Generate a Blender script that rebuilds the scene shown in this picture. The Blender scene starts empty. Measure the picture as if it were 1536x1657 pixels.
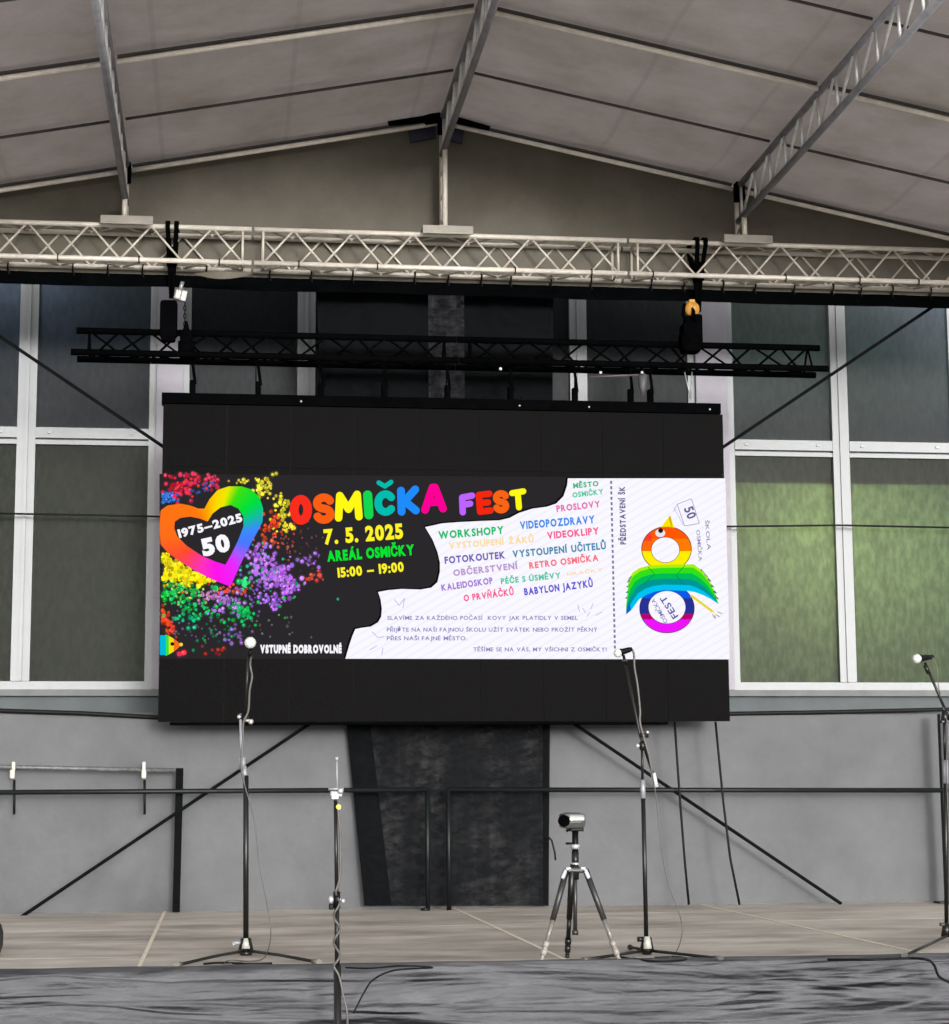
import bpy, bmesh, math, random
from mathutils import Vector, Matrix, noise
from mathutils.geometry import tessellate_polygon
sc = bpy.context.scene
COL = sc.collection
R = math.radians
random.seed(8)

# ------------------------------------------------------------------ camera
CAMZ = 1.87
YAW, PITCH, ROLL = 0.1292952, 0.1430853, -0.0060506
F_PX, W_PX, H_PX = 3196.2, 1536.0, 1657.0
fw = Vector((math.sin(YAW)*math.cos(PITCH), math.cos(YAW)*math.cos(PITCH), math.sin(PITCH)))
rt0 = Vector((math.cos(YAW), -math.sin(YAW), 0)); up0 = rt0.cross(fw)
rt = math.cos(ROLL)*rt0 + math.sin(ROLL)*up0; up = -math.sin(ROLL)*rt0 + math.cos(ROLL)*up0
CAM = Vector((0, 0, CAMZ))
cd = bpy.data.cameras.new('camera'); cam = bpy.data.objects.new('camera', cd); COL.objects.link(cam)
cd.sensor_fit = 'HORIZONTAL'; cd.sensor_width = 36; cd.lens = 36*F_PX/W_PX
cd.clip_start = .1; cd.clip_end = 1000
cam.matrix_world = Matrix(((rt.x, up.x, -fw.x, 0), (rt.y, up.y, -fw.y, 0), (rt.z, up.z, -fw.z, CAMZ), (0, 0, 0, 1)))
sc.camera = cam
sc.render.resolution_x = 949; sc.render.resolution_y = 1024

# ------------------------------------------------------------------ light
SUN_EL, SUN_AZ = 5.0, 9.0           # the light comes in from the open front, from the right
sd = bpy.data.lights.new('sun', 'SUN'); so = bpy.data.objects.new('sun', sd); COL.objects.link(so)
sd.energy = .5; sd.angle = R(9); sd.color = (1.0, .985, .97)
sdir = Vector((math.sin(R(SUN_AZ))*math.cos(R(SUN_EL)), -math.cos(R(SUN_AZ))*math.cos(R(SUN_EL)), math.sin(R(SUN_EL))))
so.rotation_euler = (-sdir).to_track_quat('-Z', 'Y').to_euler(); so.location = (8, -20, 12)
w = bpy.data.worlds.new('World'); sc.world = w; w.use_nodes = True
nt = w.node_tree; sky = nt.nodes.new('ShaderNodeTexSky'); sky.sky_type = 'NISHITA'; sky.sun_disc = False
sky.sun_elevation = R(SUN_EL); sky.sun_rotation = R(180-SUN_AZ); sky.dust_density = 4; sky.air_density = 1
bgn = nt.nodes['Background']; bgn.inputs['Strength'].default_value = .15
hs = nt.nodes.new('ShaderNodeHueSaturation'); hs.inputs['Saturation'].default_value = .12      # pale overcast glow
nt.links.new(sky.outputs[0], hs.inputs['Color']); nt.links.new(hs.outputs[0], bgn.inputs[0])
sc.view_settings.view_transform = 'Standard'; sc.view_settings.look = 'None'
EXPO = 2.32
sc.view_settings.exposure = EXPO; sc.view_settings.gamma = 1
sc.render.engine = 'CYCLES'
sc.cycles.max_bounces = 6; sc.cycles.diffuse_bounces = 4; sc.cycles.transparent_max_bounces = 12
sc.cycles.sample_clamp_indirect = 4

# ------------------------------------------------------------------ helpers
def P(x, y, Y):
    d = fw + rt*((x-W_PX/2)/F_PX) - up*((y-H_PX/2)/F_PX)
    return CAM + d*(Y/d.y)
def FL(x, y, z=1.0):
    d = fw + rt*((x-W_PX/2)/F_PX) - up*((y-H_PX/2)/F_PX)
    return CAM + d*((z-CAMZ)/d.z)
def lin(c):
    return tuple((v/255/12.92 if v/255 <= .04045 else ((v/255+.055)/1.055)**2.4) for v in c)

def tube(bm, pts, r, seg=8, cap=True):
    pts = [Vector(p) for p in pts]; n = len(pts)
    rs = r if isinstance(r, (list, tuple)) else [r]*n
    rings = []; prev = None
    for i, p in enumerate(pts):
        t = (pts[min(i+1, n-1)] - pts[max(i-1, 0)])
        if t.length < 1e-7: t = Vector((0, 0, 1))
        t.normalize()
        if prev is None:
            a = Vector((0, 0, 1)) if abs(t.z) < .9 else Vector((1, 0, 0))
            u = t.cross(a).normalized()
        else:
            u = (prev - t*prev.dot(t)).normalized()
        prev = u; v = t.cross(u)
        rings.append([bm.verts.new(p + (u*math.cos(2*math.pi*k/seg) + v*math.sin(2*math.pi*k/seg))*rs[i]) for k in range(seg)])
    for a, b in zip(rings, rings[1:]):
        for k in range(seg):
            f = bm.faces.new((a[k], a[(k+1) % seg], b[(k+1) % seg], b[k])); f.smooth = True
    if cap:
        bm.faces.new(rings[0][::-1]); bm.faces.new(rings[-1])
    return bm
def box(bm, c, s, M=None, bev=0.0):
    """box centred at c, full size s, rotated by 3x3 M"""
    c = Vector(c); vs = []
    t = bmesh.new(); bmesh.ops.create_cube(t, size=1)
    for v in t.verts: v.co = Vector((v.co.x*s[0], v.co.y*s[1], v.co.z*s[2]))
    if bev > 0: bmesh.ops.bevel(t, geom=t.edges[:], offset=bev, segments=2, affect='EDGES', profile=.6)
    for v in t.verts: v.co = (M @ v.co if M else v.co) + c
    idx = {}
    for v in t.verts: idx[v] = bm.verts.new(v.co)
    for f in t.faces: bm.faces.new([idx[v] for v in f.verts])
    t.free(); return bm
def ball(bm, c, r, s=(1, 1, 1), seg=14, M=None):
    t = bmesh.new(); bmesh.ops.create_uvsphere(t, u_segments=seg, v_segments=seg//2+1, radius=r)
    idx = {}
    for v in t.verts:
        q = Vector((v.co.x*s[0], v.co.y*s[1], v.co.z*s[2]))
        idx[v] = bm.verts.new((M @ q if M else q) + Vector(c))
    for f in t.faces:
        g = bm.faces.new([idx[v] for v in f.verts]); g.smooth = True
    t.free(); return bm
def strip(bm, a, b, width, thick, side=None):
    """flat bar from a to b, width along 'side'"""
    a, b = Vector(a), Vector(b); d = (b-a); L = d.length; d.normalize()
    n = Vector((0, 1, 0)) if side is None else side
    n = (n - d*n.dot(d)).normalized(); s_ = d.cross(n)
    M = Matrix((d, s_, n)).transposed()
    return box(bm, (a+b)/2, (L, width, thick), M)
def obj(name, bm, m, parent=None, label=None):
    me = bpy.data.meshes.new(name)
    bmesh.ops.recalc_face_normals(bm, faces=bm.faces[:])
    bm.to_mesh(me); bm.free(); me.materials.append(m)
    o = bpy.data.objects.new(name, me); COL.objects.link(o)
    if parent: o.parent = parent; o.matrix_parent_inverse = parent_inv(parent)
    if label: o['label'] = label
    return o
def parent_inv(p):
    M = Matrix.Identity(4); q = p
    while q:
        M = q.matrix_basis @ q.matrix_parent_inverse.inverted_safe() @ M if False else M
        q = q.parent
    return ROOTS.get(p.name, Matrix.Identity(4))
ROOTS = {}
def tag(o, label, cat, group=None):
    o['label'] = label; o['category'] = cat
    if group: o['group'] = group
    return o
def thing(name, label, cat, loc=(0, 0, 0), group=None):
    """Empty at the thing's base; its parts are built in world coordinates"""
    o = bpy.data.objects.new(name, None); COL.objects.link(o); o.location = loc
    o.empty_display_size = .2
    ROOTS[o.name] = Matrix.Translation(-Vector(loc))
    return tag(o, label, cat, group)
def struct(o): o['kind'] = 'structure'; return o
def B(): return bmesh.new()

# ------------------------------------------------------------------ materials
def mat(name, c, rough=.6, metal=0, var=.0, scale=6, stretch=(1, 1, 1), bump=0, bscale=None, c2=None, spec=.5, sheen=0):
    m = bpy.data.materials.new(name); m.use_nodes = True; t = m.node_tree; b = t.nodes['Principled BSDF']
    b.inputs['Base Color'].default_value = (*c, 1); b.inputs['Roughness'].default_value = rough
    b.inputs['Metallic'].default_value = metal; b.inputs['Specular IOR Level'].default_value = spec
    if var or c2 or bump:
        tc = t.nodes.new('ShaderNodeTexCoord'); mp = t.nodes.new('ShaderNodeMapping')
        mp.inputs['Scale'].default_value = stretch; t.links.new(tc.outputs['Object'], mp.inputs[0])
    if var or c2:
        n = t.nodes.new('ShaderNodeTexNoise'); n.inputs['Scale'].default_value = scale; n.inputs['Detail'].default_value = 6
        n.inputs['Roughness'].default_value = .65
        t.links.new(mp.outputs[0], n.inputs['Vector'])
        r = t.nodes.new('ShaderNodeValToRGB'); t.links.new(n.outputs[0], r.inputs[0])
        hi = c2 if c2 else tuple(min(1, v*(1+var)) for v in c); lo = c if c2 else tuple(v*(1-var) for v in c)
        r.color_ramp.elements[0].position = .3; r.color_ramp.elements[0].color = (*lo, 1)
        r.color_ramp.elements[1].position = .7; r.color_ramp.elements[1].color = (*hi, 1)
        t.links.new(r.outputs[0], b.inputs['Base Color'])
        mr = t.nodes.new('ShaderNodeMapRange'); mr.inputs[3].default_value = max(0, rough-.08); mr.inputs[4].default_value = min(1, rough+.08)
        t.links.new(n.outputs[0], mr.inputs[0]); t.links.new(mr.outputs[0], b.inputs['Roughness'])
    if bump:
        n2 = t.nodes.new('ShaderNodeTexNoise'); n2.inputs['Scale'].default_value = bscale or scale*4; n2.inputs['Detail'].default_value = 4
        t.links.new(mp.outputs[0], n2.inputs['Vector'])
        bp = t.nodes.new('ShaderNodeBump'); bp.inputs['Strength'].default_value = bump; bp.inputs['Distance'].default_value = .02
        t.links.new(n2.outputs[0], bp.inputs['Height']); t.links.new(bp.outputs[0], b.inputs['Normal'])
    return m
M_alu = mat('aluminium', (.49, .455, .40), .5, .1, var=.18, scale=9, bump=.1)
M_lace = mat('lacing_aluminium', (.42, .385, .33), .5, .1, var=.25, scale=9)
M_alu_dull = mat('dull_aluminium', (.22, .23, .25), .5, .4, var=.3, scale=8)
M_black = mat('black_metal', (.0012, .0013, .0015), .6, 0, var=.3, scale=12, spec=.0)
M_blackplastic = mat('black_plastic', (.003, .003, .0035), .4, 0, var=.2, scale=15, spec=.08)
M_railm = mat('rail_paint', (.0035, .005, .0055), .45, 0, var=.35, scale=10, spec=.2)
M_standm = mat('stand_enamel', (.005, .005, .0045), .35, 0, var=.3, scale=25, spec=.3)
M_flat = mat('matt_black_strap', (.0035, .004, .0042), .95, 0, var=.3, scale=10, spec=.02)
M_chrome = mat('satin_chrome', (.42, .41, .4), .3, .6, var=.1, scale=30)
M_whitepl = mat('pale_plastic', (.28, .28, .25), .4, 0, var=.1, scale=20)
M_grille = mat('mic_grille', (.55, .56, .54), .35, .3, bump=.4, bscale=300)
M_cable = mat('cable_rubber', (.003, .0032, .0032), .6, 0, var=.2, scale=20, spec=.15)
M_cablegrey = mat('cable_grey', (.06, .055, .052), .5, 0, var=.25, scale=20)
M_navy = mat('navy_plate', (.003, .004, .02), .5, 0, var=.3, scale=10)
M_orange = mat('orange_hook', (.36, .17, .02), .5, 0, var=.25, scale=12)
M_frame = mat('window_paint', (.19, .202, .21), .5, 0, var=.12, scale=5, stretch=(1, 1, .4))
M_pilaster = mat('pilaster_paint', (.22, .21, .24), .7, 0, var=.12, scale=3, bump=.1)
M_wall = mat('plinth_wall', (.06, .07, .075), .85, 0, var=.2, scale=3, bump=.2)
M_tarp = mat('grey_tarp', (.067, .069, .074), .62, 0, var=.22, scale=1.6, bump=.7, bscale=2.6, spec=.25)
M_drape = mat('drape_cloth', (.080, .081, .088), .9, 0, var=.2, scale=3, stretch=(1, 1, 3), bump=.3, bscale=30, spec=.1)
def wrinkle(m):
    t = m.node_tree; b = t.nodes['Principled BSDF']; old = [n for n in t.nodes if n.type == 'BUMP'][0]
    tc = [n for n in t.nodes if n.type == 'TEX_COORD'][0]
    mp = t.nodes.new('ShaderNodeMapping'); mp.inputs['Scale'].default_value = (.75, .75, 8); mp.inputs['Rotation'].default_value = (0, R(-.5), 0)
    n = t.nodes.new('ShaderNodeTexNoise'); n.inputs['Scale'].default_value = .8; n.inputs['Detail'].default_value = 3; n.inputs['Roughness'].default_value = .45; n.inputs['Distortion'].default_value = .5
    t.links.new(tc.outputs['Object'], mp.inputs[0]); t.links.new(mp.outputs[0], n.inputs['Vector'])
    bp = t.nodes.new('ShaderNodeBump'); bp.inputs['Strength'].default_value = 1; bp.inputs['Distance'].default_value = .4
    t.links.new(n.outputs[0], bp.inputs['Height']); t.links.new(old.outputs[0], bp.inputs['Normal']); t.links.new(bp.outputs[0], b.inputs['Normal'])
wrinkle(M_drape)
M_ground = mat('paving_mat', (.44, .42, .38), .9, 0, var=.2, scale=1.5, bump=.3)
M_black_cloth = mat('black_cloth', (.0012, .0014, .0016), .95, 0, var=.3, scale=6, bump=.3, spec=.0)
M_plate = mat('plate_aluminium', (.19, .175, .145), .55, .0, var=.2, scale=9)

def fabric(name, c, transl, scale=1.3, seams=None):
    m = bpy.data.materials.new(name); m.use_nodes = True; t = m.node_tree; b = t.nodes['Principled BSDF']
    out = t.nodes['Material Output']; b.inputs['Roughness'].default_value = .6
    b.inputs['Specular IOR Level'].default_value = .3
    tc = t.nodes.new('ShaderNodeTexCoord')
    n = t.nodes.new('ShaderNodeTexNoise'); n.inputs['Scale'].default_value = scale; n.inputs['Detail'].default_value = 7; n.inputs['Roughness'].default_value = .7
    t.links.new(tc.outputs['Object'], n.inputs['Vector'])
    r = t.nodes.new('ShaderNodeValToRGB'); t.links.new(n.outputs[0], r.inputs[0])
    r.color_ramp.elements[0].position = .32; r.color_ramp.elements[0].color = (c[0]*.76, c[1]*.76, c[2]*.68, 1)
    r.color_ramp.elements[1].position = .68; r.color_ramp.elements[1].color = (*[min(1, v*1.12) for v in c], 1)
    col = r.outputs[0]
    if seams:
        sx = t.nodes.new('ShaderNodeSeparateXYZ'); t.links.new(tc.outputs['Object'], sx.inputs[0])
        for s0 in seams:                       # welded seams of the sheet
            a = t.nodes.new('ShaderNodeMath'); a.operation = 'SUBTRACT'; a.inputs[1].default_value = s0; t.links.new(sx.outputs[0], a.inputs[0])
            a2 = t.nodes.new('ShaderNodeMath'); a2.operation = 'ABSOLUTE'; t.links.new(a.outputs[0], a2.inputs[0])
            a3 = t.nodes.new('ShaderNodeMath'); a3.operation = 'LESS_THAN'; a3.inputs[1].default_value = .018; t.links.new(a2.outputs[0], a3.inputs[0])
            a4 = t.nodes.new('ShaderNodeMath'); a4.operation = 'MULTIPLY'; a4.inputs[1].default_value = .28; t.links.new(a3.outputs[0], a4.inputs[0])
            mx = t.nodes.new('ShaderNodeMixRGB'); mx.inputs[2].default_value = (c[0]*.6, c[1]*.6, c[2]*.58, 1)
            t.links.new(a4.outputs[0], mx.inputs[0]); t.links.new(col, mx.inputs[1]); col = mx.outputs[0]
    t.links.new(col, b.inputs['Base Color'])
    n2 = t.nodes.new('ShaderNodeTexNoise'); n2.inputs['Scale'].default_value = 4; n2.inputs['Detail'].default_value = 5
    t.links.new(tc.outputs['Object'], n2.inputs['Vector'])
    bp = t.nodes.new('ShaderNodeBump'); bp.inputs['Strength'].default_value = .25; bp.inputs['Distance'].default_value = .04
    t.links.new(n2.outputs[0], bp.inputs['Height']); t.links.new(bp.outputs[0], b.inputs['Normal'])
    tr = t.nodes.new('ShaderNodeBsdfTranslucent'); t.links.new(col, tr.inputs[0])
    ms = t.nodes.new('ShaderNodeMixShader'); ms.inputs[0].default_value = transl
    t.links.new(b.outputs[0], ms.inputs[1]); t.links.new(tr.outputs[0], ms.inputs[2]); t.links.new(ms.outputs[0], out.inputs[0])
    return m

def ply_mat():
    m = mat('stage_ply', (.19, .165, .14), .62, 0, c2=(.50, .455, .40), scale=1.5, stretch=(.7, 1.3, 1), bump=.15)
    return m
M_ply = ply_mat()
M_plyedge = mat('ply_edge', (.60, .53, .43), .6, 0, var=.15, scale=8)

def gauze_mat():
    m = bpy.data.materials.new('black_gauze'); m.use_nodes = True; t = m.node_tree; b = t.nodes['Principled BSDF']
    out = t.nodes['Material Output']
    b.inputs['Base Color'].default_value = (.005, .0055, .0062, 1); b.inputs['Roughness'].default_value = .8
    b.inputs['Specular IOR Level'].default_value = .0
    tc = t.nodes.new('ShaderNodeTexCoord')
    mp = t.nodes.new('ShaderNodeMapping'); mp.inputs['Scale'].default_value = (1, 1, 1.7); t.links.new(tc.outputs['Object'], mp.inputs[0])
    nz = t.nodes.new('ShaderNodeTexNoise'); nz.inputs['Scale'].default_value = 15; nz.inputs['Detail'].default_value = 2.5; nz.inputs['Distortion'].default_value = .5
    t.links.new(mp.outputs[0], nz.inputs['Vector'])
    nl = t.nodes.new('ShaderNodeTexNoise'); nl.inputs['Scale'].default_value = 1.7; nl.inputs['Detail'].default_value = 2; t.links.new(tc.outputs['Object'], nl.inputs['Vector'])
    m1 = t.nodes.new('ShaderNodeMapRange'); m1.inputs[1].default_value = .36; m1.inputs[2].default_value = .72; t.links.new(nz.outputs[0], m1.inputs[0])
    m2 = t.nodes.new('ShaderNodeMapRange'); m2.inputs[1].default_value = .3; m2.inputs[2].default_value = .65; m2.inputs[3].default_value = .35; t.links.new(nl.outputs[0], m2.inputs[0])
    mu = t.nodes.new('ShaderNodeMath'); mu.operation = 'MULTIPLY'; t.links.new(m1.outputs[0], mu.inputs[0]); t.links.new(m2.outputs[0], mu.inputs[1])
    mq = t.nodes.new('ShaderNodeMapping'); mq.inputs['Scale'].default_value = (6, 1, .5); t.links.new(tc.outputs['Object'], mq.inputs[0])
    np_ = t.nodes.new('ShaderNodeTexNoise'); np_.inputs['Scale'].default_value = 1.6; np_.inputs['Detail'].default_value = 2; t.links.new(mq.outputs[0], np_.inputs['Vector'])
    m3 = t.nodes.new('ShaderNodeMapRange'); m3.inputs[1].default_value = .35; m3.inputs[2].default_value = .62; m3.inputs[3].default_value = .25; t.links.new(np_.outputs[0], m3.inputs[0])
    mv = t.nodes.new('ShaderNodeMath'); mv.operation = 'MULTIPLY'; t.links.new(mu.outputs[0], mv.inputs[0]); t.links.new(m3.outputs[0], mv.inputs[1])
    mr = t.nodes.new('ShaderNodeMapRange'); mr.inputs[3].default_value = .08; mr.inputs[4].default_value = .85; t.links.new(mv.outputs[0], mr.inputs[0])
    tp = t.nodes.new('ShaderNodeBsdfTransparent'); ms = t.nodes.new('ShaderNodeMixShader')
    t.links.new(mr.outputs[0], ms.inputs[0]); t.links.new(b.outputs[0], ms.inputs[1]); t.links.new(tp.outputs[0], ms.inputs[2])
    t.links.new(ms.outputs[0], out.inputs[0]); return m
M_gauze = gauze_mat()

def pane_mat(name, c, streak, body=.03):
    """ribbed frosted glass: scatters the light of the room behind, reflects the sky softly"""
    m = bpy.data.materials.new(name); m.use_nodes = True; t = m.node_tree; out = t.nodes['Material Output']
    b = t.nodes['Principled BSDF']; b.inputs['Base Color'].default_value = (*[v*body for v in c], 1); b.inputs['Roughness'].default_value = .38; b.inputs['Specular IOR Level'].default_value = .14
    tc = t.nodes.new('ShaderNodeTexCoord'); mp = t.nodes.new('ShaderNodeMapping'); mp.inputs['Scale'].default_value = (9, 1, 3.5)
    n = t.nodes.new('ShaderNodeTexNoise'); n.inputs['Scale'].default_value = 3.2; n.inputs['Detail'].default_value = 4
    t.links.new(tc.outputs['Object'], mp.inputs[0]); t.links.new(mp.outputs[0], n.inputs['Vector'])
    r = t.nodes.new('ShaderNodeValToRGB'); r.color_ramp.elements[0].position = .35; r.color_ramp.elements[1].position = .68
    r.color_ramp.elements[0].color = (*[v*(1-streak) for v in c], 1); r.color_ramp.elements[1].color = (*c, 1)
    t.links.new(n.outputs[0], r.inputs[0])
    bp = t.nodes.new('ShaderNodeBump'); bp.inputs['Strength'].default_value = .25; bp.inputs['Distance'].default_value = .01
    t.links.new(n.outputs[0], bp.inputs['Height']); t.links.new(bp.outputs[0], b.inputs['Normal'])
    tr = t.nodes.new('ShaderNodeBsdfTranslucent'); t.links.new(r.outputs[0], tr.inputs[0])
    ms = t.nodes.new('ShaderNodeMixShader'); ms.inputs[0].default_value = .6
    t.links.new(b.outputs[0], ms.inputs[1]); t.links.new(tr.outputs[0], ms.inputs[2]); t.links.new(ms.outputs[0], out.inputs[0])
    return m
M_pane_low = pane_mat('frosted_green_glass', (.50, .58, .43), .30)
M_pane_up = pane_mat('frosted_slate_glass', (.42, .48, .54), .18, .05)

def screen_mat():
    m = bpy.data.materials.new('led_face'); m.use_nodes = True; t = m.node_tree; b = t.nodes['Principled BSDF']
    b.inputs['Base Color'].default_value = (.0011, .001, .0011, 1); b.inputs['Roughness'].default_value = .5; b.inputs['Specular IOR Level'].default_value = .018
    tc = t.nodes.new('ShaderNodeTexCoord'); n = t.nodes.new('ShaderNodeTexNoise'); n.inputs['Scale'].default_value = 60
    t.links.new(tc.outputs['Object'], n.inputs['Vector'])
    bp = t.nodes.new('ShaderNodeBump'); bp.inputs['Strength'].default_value = .5; bp.inputs['Distance'].default_value = .004
    t.links.new(n.outputs[0], bp.inputs['Height']); t.links.new(bp.outputs[0], b.inputs['Normal'])
    return m
M_led = screen_mat()
ESTR = 2**(-EXPO)
def emis_attr(name, stripes=False):
    m = bpy.data.materials.new(name); m.use_nodes = True; t = m.node_tree; t.nodes.clear()
    out = t.nodes.new('ShaderNodeOutputMaterial'); e = t.nodes.new('ShaderNodeEmission'); a = t.nodes.new('ShaderNodeVertexColor'); a.layer_name = 'Col'
    e.inputs[1].default_value = ESTR
    col = a.outputs[0]
    if stripes:                                # LED moire painted as faint slanting stripes on the pale ground
        tc = t.nodes.new('ShaderNodeTexCoord'); mp = t.nodes.new('ShaderNodeMapping'); mp.inputs['Rotation'].default_value = (0, R(-60), 0)
        wv = t.nodes.new('ShaderNodeTexWave'); wv.bands_direction = 'X'; wv.inputs['Scale'].default_value = 5.6; wv.inputs['Distortion'].default_value = .25
        t.links.new(tc.outputs['Object'], mp.inputs[0]); t.links.new(mp.outputs[0], wv.inputs['Vector'])
        mx = t.nodes.new('ShaderNodeMixRGB'); mx.blend_type = 'MULTIPLY'; mx.inputs[2].default_value = (.935, .925, .985, 1)
        mr = t.nodes.new('ShaderNodeMapRange'); mr.inputs[1].default_value = .72; mr.inputs[2].default_value = 1; t.links.new(wv.outputs[1], mr.inputs[0])
        t.links.new(mr.outputs[0], mx.inputs[0]); t.links.new(col, mx.inputs[1]); col = mx.outputs[0]
    t.links.new(col, e.inputs[0]); t.links.new(e.outputs[0], out.inputs[0])
    return m
M_pic = emis_attr('led_picture'); M_picw = emis_attr('led_picture_pale', True)

# ================================================================== setting
bm = B(); bmesh.ops.create_grid(bm, x_segments=2, y_segments=2, size=300)
g = struct(obj('ground', bm, M_ground)); g['label'] = 'pale paved ground in front of and under the stage'

YS = 15.27            # plane of the screen, the big truss and the canopy's rear gable
YW = 17.0             # face of the building

# ---- building with four window units
bld = thing('building', 'grey school building wall with white framed frosted windows behind the stage', 'building', (2, YW, 0))
sill_z = P(770, 1116, YW).z; top_z = 6.9
units = [(-162, 254), (297, 690), (752, 1125), (1176, 1548)]        # left/right jambs of each window unit
X = lambda px, y=600: P(px, y, YW).x
def wbox(bm, x0, x1, y0, y1, z0, z1): return box(bm, ((x0+x1)/2, (y0+y1)/2, (z0+z1)/2), (x1-x0, y1-y0, z1-z0))
bm = B(); wbox(bm, -9, 13, YW, YW+.35, 0, sill_z-.06); obj('wall', bm, M_wall, bld)
bm = B(); wbox(bm, -9, 13, YW-.06, YW+.1, sill_z-.058, sill_z-.004); obj('window_sill', bm, mat('sill_concrete', (.10, .105, .105), .8, var=.2, scale=5), bld)
bm = B(); wbox(bm, -9, 13, YW, YW+.35, top_z, top_z+2.2); obj('wall', bm, M_wall, bld)
prev = -9.0
for (a, b) in units + [(1600, 1601)]:
    x0, x1 = (prev, X(a)); prev = X(b)
    bm = B(); wbox(bm, x0, x1 if a < 1590 else 13, YW-.03, YW+.3, sill_z, top_z); obj('pilaster', bm, M_pilaster, bld)
tz1 = P(770, 703, YW).z; tz0 = P(770, 719.5, YW).z; tz2 = P(770, 723, YW).z; tz3 = P(770, 729.5, YW).z
for ui, (a, b) in enumerate(units):
    x0, x1 = X(a), X(b); cx = X([45, 496, 937, 1358][ui], 600); 
    fr = B(); s = .062; yb = YW+.02
    wbox(fr, x0, x0+s, yb, yb+.09, sill_z, top_z); wbox(fr, x1-s, x1, yb, yb+.09, sill_z, top_z)
    wbox(fr, x0+s, x1-s, yb, yb+.09, sill_z, sill_z+.068)
    fo = obj('window', fr, M_frame, bld)
    bm = B(); hw = .078; wbox(bm, cx-hw, cx-.012, yb-.015, yb+.09, sill_z+.07, top_z); wbox(bm, cx-.012, cx+hw, yb-.002, yb+.09, sill_z+.07, top_z)
    wbox(bm, cx-.016, cx+.016, yb-.03, yb-.016, sill_z+.07, top_z)
    obj('mullion', bm, M_frame, fo)
    for (u0, u1) in ((x0+s, cx-hw-.001), (cx+hw+.001, x1-s)):
        bm = B(); wbox(bm, u0, u1, yb-.01, yb+.08, tz0, tz1); wbox(bm, u0, u1, yb-.003, yb+.08, tz3, tz2)
        wbox(bm, u0, u1, yb+.05, yb+.075, tz2, tz0)
        obj('transom', bm, M_frame, fo)
        bm = B()
        for hx in (u0+.12*(u1-u0), u0+.85*(u1-u0)): box(bm, (hx, yb-.015, (tz0+tz1)/2), (.035, .012, .02), None, .004)
        obj('latch', bm, M_alu_dull, fo)
        bm = B(); wbox(bm, u0, u1, yb+.035, yb+.043, sill_z+.069, tz3); obj('pane', bm, M_pane_low, fo)
        bm = B(); wbox(bm, u0, u1, yb+.035, yb+.043, tz1, top_z); obj('pane', bm, M_pane_up, fo)

# ---- room behind the windows, with lamps behind the lower panes and added lights at the top
room = thing('room', 'dim interior seen as green and slate glow through frosted windows', 'room', (2, 19, 0))
M_room = mat('room_wall', (.25, .30, .2), .9, var=.1, scale=2)
bm = B(); wbox(bm, -9, 13, 20, 20.1, 0, 9); obj('back_wall', bm, M_room, room)
bm = B(); wbox(bm, -9, 13, YW+.36, 20, .0, .1); obj('room_floor', bm, M_room, room)
bm = B(); wbox(bm, -9, 13, YW+.36, 20.1, 9, 9.1); obj('room_ceiling', bm, M_room, room)
bm = B(); zb = P(1300, 795, YW+.3).z; wbox(bm, -9, 13, YW+.12, YW+.62, zb, zb+.05); obj('glow_cutoff_board', bm, M_wall, room)  # unseen board added to cut off the lamps' glow above it
for px in (275, 721, 1150):
    bm = B(); xx = X(px); wbox(bm, xx-.06, xx+.06, YW+.31, 19.9, .1, 9); obj('partition', bm, M_wall, room)
def lamp(px, py, dy, e, c, r=.12):
    p = P(px, py, YW+dy)
    t = thing('pane_backlight', 'lamp hidden behind frosted glass', 'lamp', p)
    m = bpy.data.materials.new('lamp_glow'); m.use_nodes = True; q = m.node_tree.nodes['Principled BSDF']
    q.inputs['Emission Color'].default_value = (*c, 1); q.inputs['Emission Strength'].default_value = .5
    l = bpy.data.lights.new('room_light', 'POINT'); l.energy = e; l.color = c; l.shadow_soft_size = r
    lo = bpy.data.objects.new('room_light', l); COL.objects.link(lo); lo.parent = t
    bm = B(); ball(bm, p+Vector((0, r*1.6, 0)), r*.5); obj('bulb', bm, m, t)
    t['label'] = LL.pop(0)
    return t
LL = ['warm lamp glowing behind the lower right window left of its mullion', 'green lamp glowing behind the far right lower pane',
      'faint lamp behind the lower left windows', 'added bluish light standing for the reflection in the top left pane', 'added bluish light standing for the reflection in the top right pane']
lamp(1262, 890, 1.0, 19.0, (.96, 1, .60))
lamp(1440, 930, 1.1, 13.0, (.84, 1, .72))
lamp(120, 1000, 1.2, .5, (.8, 1, .6))
lamp(40, 425, .5, 3.4, (.78, .84, 1))  # added light, stands in for the bluish reflection in the top left pane
lamp(1480, 480, .7, 3.6, (.78, .85, 1))  # likewise added, for the reflection in the top right pane

bm = B(); tube(bm, [P(x, y, YW-.12) for x, y in ((-60, 830), (120, 833), (258, 836), (600, 850), (900, 856), (1180, 852), (1360, 850), (1600, 855))], .009, 6)
tag(obj('cable', bm, M_cable), 'thin dark cable strung level across the lower window panes', 'cable')

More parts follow.
